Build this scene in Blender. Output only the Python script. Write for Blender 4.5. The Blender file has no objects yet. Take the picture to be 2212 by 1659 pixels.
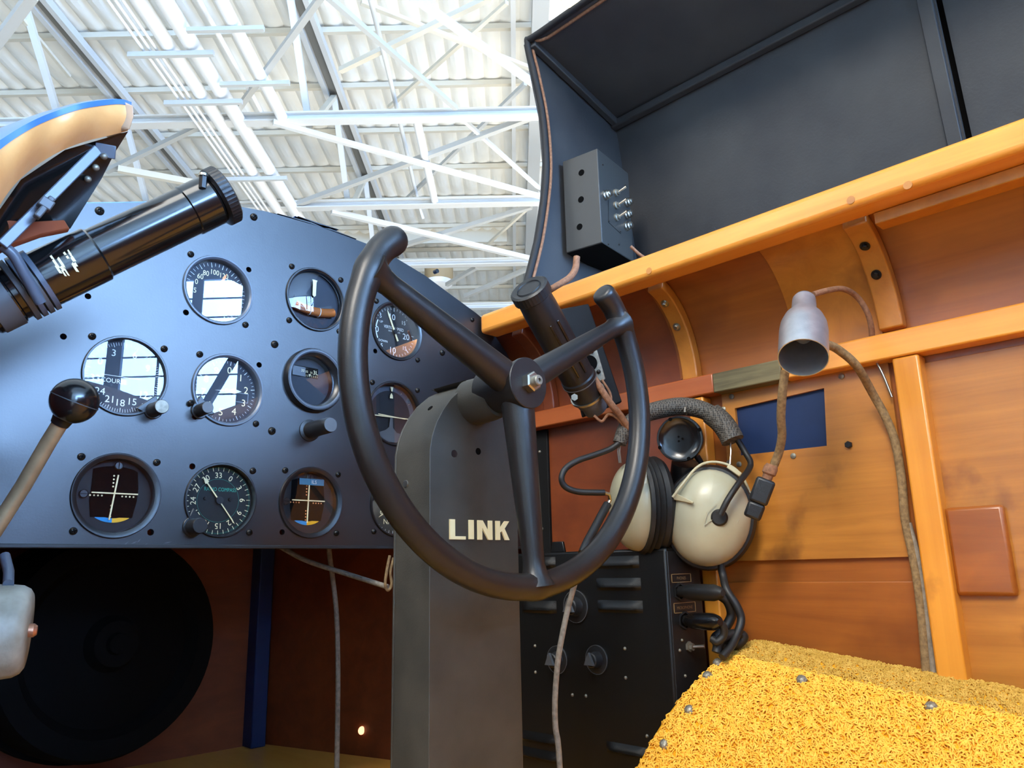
import bpy, bmesh, math, random
import numpy as np
from mathutils import Vector, Matrix
random.seed(7); rng = np.random.default_rng(7)
SC = bpy.context.scene
COL = SC.collection
PI = math.pi
V3 = lambda *a: np.array(a, float)

# ------------------------------------------------------------------ camera
F, CX, CY = 1665.0, 1106.0, 829.5          # focal length in pixels of the 2212x1659 frame
def _d(x, y): return np.array([(x-CX)/F, -(y-CY)/F, -1.0])
_fw = _d(-565, 1266); _fw /= np.linalg.norm(_fw)
_rt = _d(2870, 1190); _rt -= _fw*(_rt@_fw); _rt /= np.linalg.norm(_rt)
_up = np.cross(_rt, _fw)
RM = np.stack([_rt, _fw, _up])              # world = RM @ camera ; X starboard, Y forward, Z up, camera at the origin
def ray(x, y): return RM @ _d(x, y)
def onY(x, y, Y): v = ray(x, y); return v*(Y/v[1])
def onX(x, y, X): v = ray(x, y); return v*(X/v[0])
def onZ(x, y, Z): v = ray(x, y); return v*(Z/v[2])
def at(x, y, t): return ray(x, y)*t
cam = bpy.data.cameras.new('camera'); camo = bpy.data.objects.new('camera', cam); COL.objects.link(camo)
cam.sensor_width = 36; cam.lens = F/2212*36; cam.clip_start = 0.02; cam.clip_end = 300
camo.matrix_world = Matrix([list(RM[i])+[0] for i in range(3)]+[[0, 0, 0, 1]])
SC.camera = camo
HV = V3(.7004, .7138, 0); HU = V3(.7138, -.7004, 0)   # hangar axes: along / across
def H(u, v, z): return HU*u + HV*v + V3(0, 0, z)

# ------------------------------------------------------------------ materials
MATS = {}
def _new(name):
    m = bpy.data.materials.new(name); m.use_nodes = True
    nt = m.node_tree; b = nt.nodes['Principled BSDF']
    return m, nt, b
def srgb(c):
    f = lambda v: v/12.92 if v <= .04045 else ((v+.055)/1.055)**2.4
    return tuple(f(v/255) for v in c)+(1,)
def paint(name, c, rough=.5, metal=0, spec=.5, bump=0, bscale=400, var=0, vscale=30, c2=None, coat=0, tint=None, speck=None):
    m, nt, b = _new(name)
    b.inputs['Base Color'].default_value = srgb(c)
    b.inputs['Roughness'].default_value = rough
    b.inputs['Metallic'].default_value = metal
    b.inputs['Specular IOR Level'].default_value = spec
    if coat: b.inputs['Coat Weight'].default_value = coat; b.inputs['Coat Roughness'].default_value = .15
    if tint: b.inputs['Specular Tint'].default_value = tint
    tc = nt.nodes.new('ShaderNodeTexCoord')
    if var or c2:
        n = nt.nodes.new('ShaderNodeTexNoise'); n.inputs['Scale'].default_value = vscale; n.inputs['Detail'].default_value = 6
        nt.links.new(tc.outputs['Object'], n.inputs['Vector'])
        r = nt.nodes.new('ShaderNodeValToRGB'); r.color_ramp.elements[0].position = .35; r.color_ramp.elements[1].position = .68
        r.color_ramp.elements[0].color = srgb(c); r.color_ramp.elements[1].color = srgb(c2 or tuple(min(255, v*(1+var)) for v in c))
        nt.links.new(n.outputs['Fac'], r.inputs['Fac']); nt.links.new(r.outputs['Color'], b.inputs['Base Color'])
        out = r.outputs['Color']
        if speck:
            s = nt.nodes.new('ShaderNodeTexNoise'); s.inputs['Scale'].default_value = speck[1]; s.inputs['Detail'].default_value = 3
            nt.links.new(tc.outputs['Object'], s.inputs['Vector'])
            k = nt.nodes.new('ShaderNodeValToRGB'); k.color_ramp.elements[0].position = speck[2]; k.color_ramp.elements[1].position = speck[2]+.02
            nt.links.new(s.outputs['Fac'], k.inputs['Fac'])
            mx = nt.nodes.new('ShaderNodeMix'); mx.data_type = 'RGBA'
            nt.links.new(k.outputs['Color'], mx.inputs[0]); nt.links.new(out, mx.inputs[6]); mx.inputs[7].default_value = srgb(speck[0])
            nt.links.new(mx.outputs[2], b.inputs['Base Color'])
    if bump:
        n2 = nt.nodes.new('ShaderNodeTexNoise'); n2.inputs['Scale'].default_value = bscale; n2.inputs['Detail'].default_value = 3
        nt.links.new(tc.outputs['Object'], n2.inputs['Vector'])
        bp = nt.nodes.new('ShaderNodeBump'); bp.inputs['Strength'].default_value = bump; bp.inputs['Distance'].default_value = .001
        nt.links.new(n2.outputs['Fac'], bp.inputs['Height']); nt.links.new(bp.outputs['Normal'], b.inputs['Normal'])
    MATS[name] = m; return m
def wood(name, dark, light, stretch=(1, .06, 1), scale=60, rough=.38, coat=.35, stain=None, stscale=9, stpos=.62):
    m, nt, b = _new(name)
    tc = nt.nodes.new('ShaderNodeTexCoord'); mp = nt.nodes.new('ShaderNodeMapping')
    mp.inputs['Scale'].default_value = stretch
    nt.links.new(tc.outputs['Object'], mp.inputs['Vector'])
    n = nt.nodes.new('ShaderNodeTexNoise'); n.inputs['Scale'].default_value = scale; n.inputs['Detail'].default_value = 8; n.inputs['Roughness'].default_value = .65
    n.inputs['Distortion'].default_value = .6
    nt.links.new(mp.outputs['Vector'], n.inputs['Vector'])
    n3 = nt.nodes.new('ShaderNodeTexNoise'); n3.inputs['Scale'].default_value = 7; n3.inputs['Detail'].default_value = 3
    nt.links.new(tc.outputs['Object'], n3.inputs['Vector'])
    ad = nt.nodes.new('ShaderNodeMath'); ad.operation = 'MULTIPLY_ADD'; ad.inputs[1].default_value = .6
    ml = nt.nodes.new('ShaderNodeMath'); ml.operation = 'MULTIPLY'; ml.inputs[1].default_value = .4
    nt.links.new(n3.outputs['Fac'], ml.inputs[0]); nt.links.new(n.outputs['Fac'], ad.inputs[0]); nt.links.new(ml.outputs[0], ad.inputs[2])
    r = nt.nodes.new('ShaderNodeValToRGB'); r.color_ramp.elements[0].position = .34; r.color_ramp.elements[1].position = .64
    r.color_ramp.elements[0].color = srgb(dark); r.color_ramp.elements[1].color = srgb(light)
    nt.links.new(ad.outputs[0], r.inputs['Fac'])
    out = r.outputs['Color']
    if stain:
        s = nt.nodes.new('ShaderNodeTexNoise'); s.inputs['Scale'].default_value = stscale; s.inputs['Detail'].default_value = 5
        nt.links.new(tc.outputs['Object'], s.inputs['Vector'])
        k = nt.nodes.new('ShaderNodeValToRGB'); k.color_ramp.elements[0].position = stpos; k.color_ramp.elements[1].position = stpos+.16
        nt.links.new(s.outputs['Fac'], k.inputs['Fac'])
        mx = nt.nodes.new('ShaderNodeMix'); mx.data_type = 'RGBA'
        nt.links.new(k.outputs['Color'], mx.inputs[0]); nt.links.new(out, mx.inputs[6]); mx.inputs[7].default_value = srgb(stain)
        out = mx.outputs[2]
    nt.links.new(out, b.inputs['Base Color'])
    b.inputs['Roughness'].default_value = rough
    b.inputs['Coat Weight'].default_value = coat; b.inputs['Coat Roughness'].default_value = .2
    bp = nt.nodes.new('ShaderNodeBump'); bp.inputs['Strength'].default_value = .15; bp.inputs['Distance'].default_value = .001
    nt.links.new(n.outputs['Fac'], bp.inputs['Height']); nt.links.new(bp.outputs['Normal'], b.inputs['Normal'])
    MATS[name] = m; return m
def braid(name, c, c2):
    m, nt, b = _new(name); tc = nt.nodes.new('ShaderNodeTexCoord'); v = nt.nodes.new('ShaderNodeTexVoronoi'); v.inputs['Scale'].default_value = 430; v.inputs['Randomness'].default_value = .25
    r = nt.nodes.new('ShaderNodeValToRGB'); r.color_ramp.elements[0].position = .3; r.color_ramp.elements[1].position = .62; r.color_ramp.elements[0].color = srgb(c); r.color_ramp.elements[1].color = srgb(c2)
    nt.links.new(tc.outputs['Object'], v.inputs['Vector']); nt.links.new(v.outputs['Distance'], r.inputs['Fac']); nt.links.new(r.outputs['Color'], b.inputs['Base Color'])
    bp = nt.nodes.new('ShaderNodeBump'); bp.inputs['Strength'].default_value = .8; bp.inputs['Distance'].default_value = .001
    nt.links.new(v.outputs['Distance'], bp.inputs['Height']); nt.links.new(bp.outputs['Normal'], b.inputs['Normal']); b.inputs['Roughness'].default_value = .65
    MATS[name] = m; return m
def emit(name, c, s):
    m, nt, b = _new(name)
    b.inputs['Base Color'].default_value = (0, 0, 0, 1); b.inputs['Emission Color'].default_value = srgb(c); b.inputs['Emission Strength'].default_value = s
    MATS[name] = m; return m
def glass(name, tint=(1, 1, 1, 1), ior=1.5, rough=.0):
    m = bpy.data.materials.new(name); m.use_nodes = True; nt = m.node_tree; nt.nodes.clear()
    o = nt.nodes.new('ShaderNodeOutputMaterial'); t = nt.nodes.new('ShaderNodeBsdfTransparent'); g = nt.nodes.new('ShaderNodeBsdfGlossy')
    fr = nt.nodes.new('ShaderNodeFresnel'); fr.inputs['IOR'].default_value = ior; mx = nt.nodes.new('ShaderNodeMixShader')
    t.inputs['Color'].default_value = tint; g.inputs['Roughness'].default_value = rough
    nt.links.new(fr.outputs[0], mx.inputs[0]); nt.links.new(t.outputs[0], mx.inputs[1]); nt.links.new(g.outputs[0], mx.inputs[2]); nt.links.new(mx.outputs[0], o.inputs[0])
    MATS[name] = m; return m

paint('panel_black', (16, 17, 19), .35, spec=.9, bump=.06, bscale=420, c2=(26, 27, 31), vscale=14)
paint('panel_edge', (30, 32, 34), .5)
paint('wheel_black', (27, 25, 25), .36, spec=.5, bump=.08, bscale=900, c2=(33, 31, 30), vscale=20)
paint('column_black', (56, 54, 48), .5, spec=.4, bump=.12, bscale=700, c2=(68, 65, 58), vscale=25)
paint('bezel_black', (20, 20, 22), .32, spec=.6)
paint('bezel_grey', (70, 78, 88), .35, spec=.6)
paint('dial_black', (12, 13, 16), .7)
paint('dial_grey', (38, 42, 50), .7)
paint('cream', (240, 222, 170), .6)
paint('white_mark', (225, 225, 215), .6)
paint('dim_mark', (150, 160, 165), .6)
paint('teal_mark', (40, 150, 125), .6)
paint('blue_mark', (20, 140, 200), .6)
paint('yellow_mark', (240, 175, 20), .6)
paint('ils_blue', (55, 115, 140), .6)
paint('orange_mark', (230, 150, 90), .6)
paint('tube_reflection', (170, 95, 45), .15, spec=.7)  # orange reflection on the ball tube, painted into its colour
paint('screw_black', (40, 38, 36), .35, metal=.6)
paint('steel', (180, 176, 165), .3, metal=1)
paint('dull_steel', (128, 124, 112), .5, metal=.7, var=.25, vscale=200)
paint('aluminium', (176, 177, 180), .36, metal=.75, c2=(196, 196, 198), vscale=60, bump=.1, bscale=500)
paint('aluminium_inside', (120, 125, 125), .6, metal=.5)
paint('bakelite', (18, 18, 19), .2, spec=.6, coat=.3)
paint('bakelite_dull', (24, 24, 25), .42, spec=.5, bump=.1, bscale=600)
paint('plate_black', (20, 20, 20), .7, spec=.2)
paint('hole_black', (4, 4, 4), .9, spec=.1)
paint('gloss_black', (12, 12, 13), .16, spec=.6, coat=.5, c2=(20, 19, 18), vscale=12)
paint('grip_grey', (90, 92, 94), .5, metal=.3)
paint('hood_black', (54, 54, 56), .52, spec=.4, c2=(66, 66, 66), vscale=9, bump=.2, bscale=260)
paint('hood_edge', (22, 20, 20), .7)
paint('box_black', (58, 58, 56), .5, bump=.08, bscale=600)
paint('cord_brown', (150, 105, 75), .85, bump=.6, bscale=900, c2=(120, 82, 58), vscale=250)
paint('cord_tan', (150, 122, 82), .9, bump=.6, bscale=900, c2=(112, 88, 58), vscale=250)
paint('cord_grey', (150, 140, 125), .85, bump=.5, bscale=900, c2=(118, 110, 98), vscale=200)
paint('cord_white', (190, 184, 168), .85)
paint('rubber_black', (26, 26, 26), .5, spec=.45)
braid('braid_black', (30, 28, 26), (92, 87, 78))
paint('phone_ivory', (176, 172, 146), .38, spec=.5, c2=(160, 154, 126), vscale=16, coat=.2)
paint('wire_ivory', (190, 180, 145), .4)
paint('radio_black', (16, 17, 17), .4, spec=.5, bump=.15, bscale=800)
paint('radio_grey', (30, 31, 32), .42, spec=.5, bump=.1, bscale=800)
paint('label_gold', (160, 130, 85), .5)
paint('fleece', (238, 172, 40), .95, spec=.1, c2=(226, 152, 24), vscale=60)
paint('fleece_flat', (214, 172, 84), .95, spec=.1, c2=(190, 148, 62), vscale=120, bump=1, bscale=500)
paint('fleece_curl', (250, 197, 84), .9, spec=.15, c2=(244, 180, 60), vscale=120)
paint('blue_sheet', (16, 42, 84), .5, spec=.4, c2=(12, 34, 70), vscale=14)
paint('blue_paint', (72, 116, 176), .3, spec=.5, coat=.3)
paint('grey_paint', (172, 164, 146), .45, c2=(132, 124, 106), vscale=50, bump=.3, bscale=300)
paint('bracket_grey', (84, 92, 104), .32, spec=.6)
paint('truss_white', (208, 208, 205), .55)
paint('truss_cream', (214, 206, 188), .6)
paint('truss_grey', (188, 188, 184), .6)
paint('roof_white', (244, 242, 234), .75, c2=(234, 232, 224), vscale=1.3)
paint('pipe_white', (236, 236, 234), .4)
paint('hangar_wall', (222, 220, 210), .7)
paint('concrete', (190, 184, 172), .7, c2=(170, 166, 156), vscale=.6)
paint('tan_metal', (170, 148, 112), .5)
paint('dark_disc', (6, 6, 6), .85, spec=.12)
paint('mullion_blue', (60, 80, 105), .5)
wood('wood_rail', (226, 138, 44), (244, 166, 66), (1, .05, 1), 70)
wood('wood_post', (206, 128, 34), (228, 152, 52), (1, 1, .05), 60, stain=(150, 86, 28), stscale=14, stpos=.64)
wood('wood_wall', (130, 69, 23), (166, 94, 32), (1, .07, 1), 50, stain=(112, 56, 18), stscale=5, stpos=.56)
wood('wood_wall_red', (106, 50, 24), (132, 65, 31), (1, .2, .4), 50, stain=(98, 42, 20), stscale=6, stpos=.56)
wood('wood_board', (158, 97, 32), (190, 124, 46), (1, .06, 1), 70, stain=(116, 66, 30), stscale=13, stpos=.6)
wood('wood_rib', (166, 99, 26), (200, 128, 43), (1, .6, .4), 50, stain=(120, 66, 18), stscale=10, stpos=.6)
wood('wood_rail_red', (160, 78, 34), (184, 98, 46), (1, .05, 1), 60)
wood('wood_stained', (74, 68, 46), (122, 112, 78), (1, .05, 1), 160, rough=.6, coat=0)
wood('wood_bulkhead', (104, 46, 20), (136, 64, 28), (.3, 1, 1), 30, rough=.55, coat=.1)
wood('wood_floor', (226, 150, 54), (244, 178, 80), (1, .1, 1), 30)
wood('wood_lip', (222, 150, 84), (240, 178, 110), (.3, 1, 1), 30, rough=.3, coat=.5)
glass('gauge_glass', (.97, .98, 1, 1), 1.55)
emit('window_light', (150, 196, 255), 60)
emit('lamp_warm', (255, 214, 140), 30)
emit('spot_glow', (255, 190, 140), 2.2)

# ------------------------------------------------------------------ mesh builder
def frame(axis, ref=None):
    a = np.asarray(axis, float); a = a/np.linalg.norm(a)
    r = np.asarray(ref if ref is not None else ((0, 0, 1) if abs(a[2]) < .9 else (1, 0, 0)), float)
    e1 = r - a*(r@a); e1 /= np.linalg.norm(e1); e2 = np.cross(a, e1)
    return e1, e2, a
class MB:
    def __init__(s): s.v = []; s.f = []
    def add(s, vs, fs):
        n = len(s.v); s.v.extend([tuple(map(float, p)) for p in vs]); s.f.extend([tuple(i+n for i in f) for f in fs]); return s
    def box(s, c, size, ax=None):
        c = np.asarray(c, float); A = np.eye(3) if ax is None else np.array(ax, float)
        vs = [c + sum(A[k]*size[k]*.5*sg[k] for k in range(3)) for sg in [(-1,-1,-1),(1,-1,-1),(1,1,-1),(-1,1,-1),(-1,-1,1),(1,-1,1),(1,1,1),(-1,1,1)]]
        return s.add(vs, [(0,3,2,1),(4,5,6,7),(0,1,5,4),(1,2,6,5),(2,3,7,6),(3,0,4,7)])
    def bx(s, x0, x1, y0, y1, z0, z1): return s.box(((x0+x1)/2, (y0+y1)/2, (z0+z1)/2), (abs(x1-x0), abs(y1-y0), abs(z1-z0)))
    def bar(s, a, b, w, h, ref=(0, 0, 1)):          # w across, h along ref
        a = np.asarray(a, float); b = np.asarray(b, float); L = np.linalg.norm(b-a); e1, e2, ax = frame(b-a, ref)
        return s.box((a+b)/2, (L, w, h), (ax, e2, e1))
    def prism(s, pts, ext):
        pts = [np.asarray(p, float) for p in pts]; e = np.asarray(ext, float); n = len(pts)
        vs = pts+[p+e for p in pts]
        nrm = sum(np.cross(pts[i]-pts[0], pts[(i+1) % n]-pts[0]) for i in range(n))
        fl = nrm@e > 0
        fs = [tuple(range(n)), tuple(range(2*n-1, n-1, -1))]+[(i, i+n, (i+1) % n+n, (i+1) % n) for i in range(n)]
        if fl: fs = [f[::-1] for f in fs]
        return s.add(vs, fs)
    def tube(s, pts, r, seg=12, closed=False, cap=True, ref=None):
        P = [np.asarray(p, float) for p in pts]; n = len(P)
        R = [r]*n if np.isscalar(r) else list(r)
        T = []
        for i in range(n):
            a = P[(i-1) % n] if closed or i > 0 else P[i]; b = P[(i+1) % n] if closed or i < n-1 else P[i]
            t = b-a; T.append(t/(np.linalg.norm(t)+1e-12))
        e1, e2, _ = frame(T[0], ref); vs = []
        for i in range(n):
            e1 = e1 - T[i]*(e1@T[i]); e1 /= np.linalg.norm(e1); e2 = np.cross(T[i], e1)
            for k in range(seg):
                an = 2*PI*k/seg; vs.append(P[i]+R[i]*(math.cos(an)*e1+math.sin(an)*e2))
        fs = []
        for i in range(n if closed else n-1):
            j = (i+1) % n
            for k in range(seg):
                l = (k+1) % seg; fs.append((i*seg+k, i*seg+l, j*seg+l, j*seg+k))
        if cap and not closed:
            fs.append(tuple(range(seg-1, -1, -1))); fs.append(tuple((n-1)*seg+k for k in range(seg)))
        return s.add(vs, fs)
    def lathe(s, prof, o, axis, seg=40, ref=None, close=False):   # prof: (radius, height along axis)
        e1, e2, a = frame(axis, ref); o = np.asarray(o, float); vs = []; fs = []; n = len(prof); idx = []
        for (r, h) in prof:
            if r < 1e-7: idx.append([len(vs)]); vs.append(o+a*h)
            else:
                idx.append(list(range(len(vs), len(vs)+seg)))
                for k in range(seg):
                    an = 2*PI*k/seg; vs.append(o+a*h+r*(math.cos(an)*e1+math.sin(an)*e2))
        for i in range(n if close else n-1):
            A, B = idx[i], idx[(i+1) % n]
            for k in range(seg):
                l = (k+1) % seg
                if len(A) == 1 and len(B) == 1: break
                if len(A) == 1: fs.append((A[0], B[l], B[k]))
                elif len(B) == 1: fs.append((A[k], A[l], B[0]))
                else: fs.append((A[k], A[l], B[l], B[k]))
        return s.add(vs, fs)
    def cyl(s, a, b, r, seg=24, r2=None):
        a = np.asarray(a, float); b = np.asarray(b, float); L = np.linalg.norm(b-a)
        return s.lathe([(0, 0), (r, 0), (r if r2 is None else r2, L), (0, L)], a, b-a, seg)
    def sphere(s, c, r, axis=(0, 0, 1), seg=24, rings=12, sc=(1, 1)):
        return s.lathe([(r*sc[0]*math.sin(PI*i/rings), -r*sc[1]*math.cos(PI*i/rings)) for i in range(rings+1)], c, axis, seg)
    def grid(s, G):                                   # G[i][j] points
        m, n = len(G), len(G[0]); vs = [p for row in G for p in row]
        return s.add(vs, [(i*n+j, i*n+j+1, (i+1)*n+j+1, (i+1)*n+j) for i in range(m-1) for j in range(n-1)])
    def build(s, name, mat, parent=None, smooth=35, bevel=0, bseg=2, tol=1e-6, **props):
        me = bpy.data.meshes.new(name)
        off = wloc(parent) if parent is not None else Vector(np.mean(np.array(s.v), axis=0).tolist())
        me.from_pydata([tuple(Vector(p)-off) for p in s.v], [], s.f)
        bm = bmesh.new(); bm.from_mesh(me); bmesh.ops.recalc_face_normals(bm, faces=bm.faces); bm.to_mesh(me); bm.free()
        if smooth:
            me.shade_smooth(); me.set_sharp_from_angle(angle=math.radians(smooth))
        me.materials.append(MATS[mat])
        o = bpy.data.objects.new(name, me); COL.objects.link(o)
        if parent is not None: o.parent = parent
        else: o.location = off
        if bevel:
            md = o.modifiers.new('bevel', 'BEVEL'); md.width = bevel; md.segments = bseg; md.limit_method = 'ANGLE'; md.angle_limit = math.radians(40)
            md.harden_normals = False
        for k, v in props.items(): o[k] = v
        return o
def wloc(o):
    l = Vector((0, 0, 0))
    while o is not None: l = l+o.location; o = o.parent
    return l
def tag(o, label, cat, group=None):
    o['label'] = label; o['category'] = cat
    if group: o['group'] = group
    return o
def thing(name, label, cat, loc, group=None):
    o = bpy.data.objects.new(name, None); COL.objects.link(o); o.location = Vector([float(c) for c in loc]); o.empty_display_size = .02
    return tag(o, label, cat, group)
def struct(name, mb, mat, **k):
    o = mb.build(name, mat, None, **k); o['kind'] = 'structure'; return o
def clone(src, parent, loc):                          # copy of a mesh part placed at loc (world)
    c = src.copy(); COL.objects.link(c); c.parent = parent; c.location = Vector([float(a) for a in loc])-wloc(parent); return c
def smoothpath(pts, n=8):
    P = [np.asarray(p, float) for p in pts]; out = []
    Q = [2*P[0]-P[1]]+P+[2*P[-1]-P[-2]]
    for i in range(1, len(Q)-2):
        a, b, c, d = Q[i-1], Q[i], Q[i+1], Q[i+2]
        for k in range(n):
            t = k/n; out.append(.5*((2*b)+(c-a)*t+(2*a-5*b+4*c-d)*t*t+(3*b-a-3*c+d)*t**3))
    out.append(P[-1]); return out
_tc = {}
def glyphs(txt):
    if txt not in _tc:
        c = bpy.data.curves.new('t', 'FONT'); c.body = txt; c.align_x = 'CENTER'; c.align_y = 'CENTER'; c.resolution_u = 3; c.extrude = 0
        o = bpy.data.objects.new('t', c); COL.objects.link(o)
        bpy.context.view_layer.update()
        me = bpy.data.meshes.new_from_object(o.evaluated_get(bpy.context.evaluated_depsgraph_get()))
        vs = np.array([v.co[:] for v in me.vertices]); fs = [tuple(p.vertices) for p in me.polygons]
        bpy.data.objects.remove(o); bpy.data.curves.remove(c); bpy.data.meshes.remove(me)
        mn, mx = vs.min(0), vs.max(0); vs = vs-(mn+mx)/2
        _tc[txt] = (vs, fs)
    return _tc[txt]
def text(mb, txt, size, c, right, up, rot=0, sx=1):    # size = cap height
    vs, fs = glyphs(txt); k = size/.7; c = np.asarray(c, float); right = np.asarray(right, float); up = np.asarray(up, float)
    co, si = math.cos(rot), math.sin(rot)
    mb.add([c+k*((v[0]*sx*co - v[1]*si)*right + (v[0]*sx*si + v[1]*co)*up) for v in vs], fs)
paint('lever_brass', (150, 128, 96), .45, metal=.4, var=.2, vscale=40)
paint('copper', (196, 140, 110), .4, metal=.8)
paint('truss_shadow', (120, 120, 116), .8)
wood('wood_patch', (150, 120, 96), (176, 146, 118), (.3, 1, 1), 30)
# ================================================================== instrument panel
PY = .84; PC = .476
XR, ZU = V3(1, 0, 0), V3(0, 0, 1)
def pp(x, y): p = onY(x, y, PY); return p
arc_px = [(1045, 690), (1028, 676), (976, 638), (918, 595), (852, 555), (791, 526), (678, 485), (600, 461)]
right = [(.884, .0285), (.884, .205), (.872, .245), (.846, .290), (.812, .333), (.787, .357)]+[(pp(*p)[0], pp(*p)[2]) for p in arc_px]
ztop = max(p[1] for p in right)
prof = right+[(PC+.03, ztop+.0045)]
outline = prof+[(2*PC-x, z) for x, z in prof[::-1]]
HOLES = []                                     # (x, z, r)
SCREW = None
def make_screw():
    mb = MB(); mb.lathe([(0, -.004), (.0034, -.004), (.0038, 0), (.0036, .0012), (.0026, .0024), (.0012, .003), (0, .0031)], (0, 0, 0), (0, -1, 0), 16)
    o = mb.build('screw', 'screw_black', None, smooth=60); o.location = (0, 0, 0)
    me = o.data
    mn = np.mean(np.array(mb.v), axis=0)
    for v in me.vertices: v.co += Vector(mn.tolist())
    s = MB().box((0, -.0029, 0), (.0042, .0008, .0011), None).box((0, -.0029, 0), (.0011, .0008, .0042), None).build('slot', 'hole_black', o, smooth=0)
    return o, s
SCREW, SLOT = make_screw(); used = [False]
def screw(x, y, z, parent, s=1.0, rot=.4):
    if used[0]:
        o = SCREW.copy(); COL.objects.link(o); c = SLOT.copy(); COL.objects.link(c); c.parent = o
    else: o = SCREW; used[0] = True
    o.parent = parent; o.location = Vector((x, y, z))-wloc(parent); o.scale = (s, s, s); o.rotation_euler = (0, rot, 0)
    return o
class Gauge:
    def __init__(g, name, label, px, R, seats='ssss', inner=.9, proud=.0028, depth=.009, bez='bezel_black', dome=0, prof=None, cat='gauge', sr=1.19, dial='dial_black', ring=None):
        c = pp(*px); g.x, g.z, g.R = c[0], c[2], R; g.inner = inner; g.depth = depth
        g.t = thing(name, label, cat, (g.x, PY, g.z)); ri = R*inner
        b = MB()
        b.lathe(prof or [(R, .0015), (R, -proud*.6), (R*.985, -proud), (R*.945, -proud), (ri*1.005, -proud*.35), (ri, depth), (R*.96, depth), (R*.96, .0015)], (g.x, PY, g.z), (0, 1, 0), 64, close=True)
        b.build('bezel', bez, g.t, smooth=40)
        MB().lathe([(0, depth-.0005), (ri*1.01, depth-.0005), (ri*1.01, depth+.002), (0, depth+.002)], (g.x, PY, g.z), (0, 1, 0), 48).build('dial_face', dial, g.t)
        if dome: MB().lathe([(ri*math.sin(a*PI/2/8*.55)/math.sin(PI/2*.55), .001-dome*(math.cos(a*PI/2/8*.55)-math.cos(PI/2*.55))/(1-math.cos(PI/2*.55))) for a in range(9)], (g.x, PY, g.z), (0, 1, 0), 48).build('glass', 'gauge_glass', g.t, smooth=80)
        else: MB().lathe([(0, .0012), (ri, .0012)], (g.x, PY, g.z), (0, 1, 0), 48).build('glass', 'gauge_glass', g.t)
        HOLES.append((g.x, g.z, R*.962))
        d = R*sr*.7071
        for k, (sx, sz) in enumerate([(-1, 1), (1, 1), (-1, -1), (1, -1)]):
            ch = seats[k]
            if ch == 's': screw(g.x+sx*d, PY-.0003, g.z+sz*d, g.t, 1, .3+.5*k)
            elif ch == 'o': HOLES.append((g.x+sx*d, g.z+sz*d, .0034))
    def p(g, x, z, y=None): return V3(g.x+x*g.R, PY+(g.depth-.0010 if y is None else y), g.z+z*g.R)
    def ticks(g, angs, r0, r1, w, mb=None):
        mb = mb or MB()
        for a in angs:
            a = math.radians(a); d = V3(math.sin(a), 0, math.cos(a)); n = V3(math.cos(a), 0, -math.sin(a))*w*.5
            A = g.p(0, 0)+d*r0*g.R; B = g.p(0, 0)+d*r1*g.R
            mb.add([A-n, A+n, B+n, B-n], [(0, 1, 2, 3)])
        return mb
    def arc(g, a0, a1, r0, r1, mb=None, n=24, c=(0, 0)):
        mb = mb or MB(); P = []
        for i in range(n+1):
            a = math.radians(a0+(a1-a0)*i/n); d = V3(math.sin(a), 0, math.cos(a)); P.append([g.p(*c)+d*r0*g.R, g.p(*c)+d*r1*g.R])
        return mb.grid(P)
    def txt(g, mb, s, x, z, size, rot=0, sx=1): text(mb, s, size*g.R, g.p(x, z), XR, ZU, rot, sx)
    def quad(g, mb, x0, z0, x1, z1, y=None): return mb.add([g.p(x0, z0, y), g.p(x1, z0, y), g.p(x1, z1, y), g.p(x0, z1, y)], [(0, 1, 2, 3)])
    def hand(g, ang, L, tail, w, mat='cream', name='needle', y=.0055, pts=None):
        a = math.radians(ang); d = V3(math.sin(a), 0, math.cos(a)); n = V3(math.cos(a), 0, -math.sin(a)); c = g.p(0, 0, y)
        pts = pts or [(-tail, w*.5), (L*.8, w*.5), (L, 0), (L*.8, -w*.5), (-tail, -w*.5)]
        return MB().prism([c+d*q*g.R+n*s*g.R for q, s in pts], (0, .0006, 0)).build(name, mat, g.t, smooth=0)
    def hub(g, r, mat='bezel_black', y=.0055): MB().cyl(g.p(0, 0, y+.001), g.p(0, 0, y-.0025), r*g.R, 20).build('hub', mat, g.t)
    def lug(g, ang, knob_len, kr, kmat='bakelite_dull', face='grip_grey', off=1.0, lr=.0095, knob=True):
        a = math.radians(ang); d = V3(math.sin(a), 0, math.cos(a)); c = g.p(0, 0, 0)+d*g.R*off; n = V3(d[2], 0, -d[0])
        pts = [c+lr*(math.cos(b)*d+math.sin(b)*n)*1.0 for b in np.linspace(-PI*.6, PI*.6, 17)]
        pts = [p+V3(0, -.0022, 0) for p in pts]+[c-d*lr*1.2+n*lr*1.35+V3(0, -.0022, 0), c-d*lr*1.2-n*lr*1.35+V3(0, -.0022, 0)]
        MB().prism(pts, (0, .0026, 0)).build('knob_lug', 'bezel_black', g.t, bevel=.0008)
        if knob:
            k = MB().lathe([(0, 0), (kr*1.05, 0), (kr, .003), (kr, knob_len-.001), (kr*.93, knob_len), (0, knob_len)], c+V3(0, -.002, 0), (0, -1, 0), 28).build('knob', kmat, g.t)
            MB().lathe([(0, 0), (kr*.9, 0), (kr*.9, .0004), (0, .0004)], c+V3(0, -.002-knob_len, 0), (0, -1, 0), 24).build('knob_face', face, k)

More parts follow.
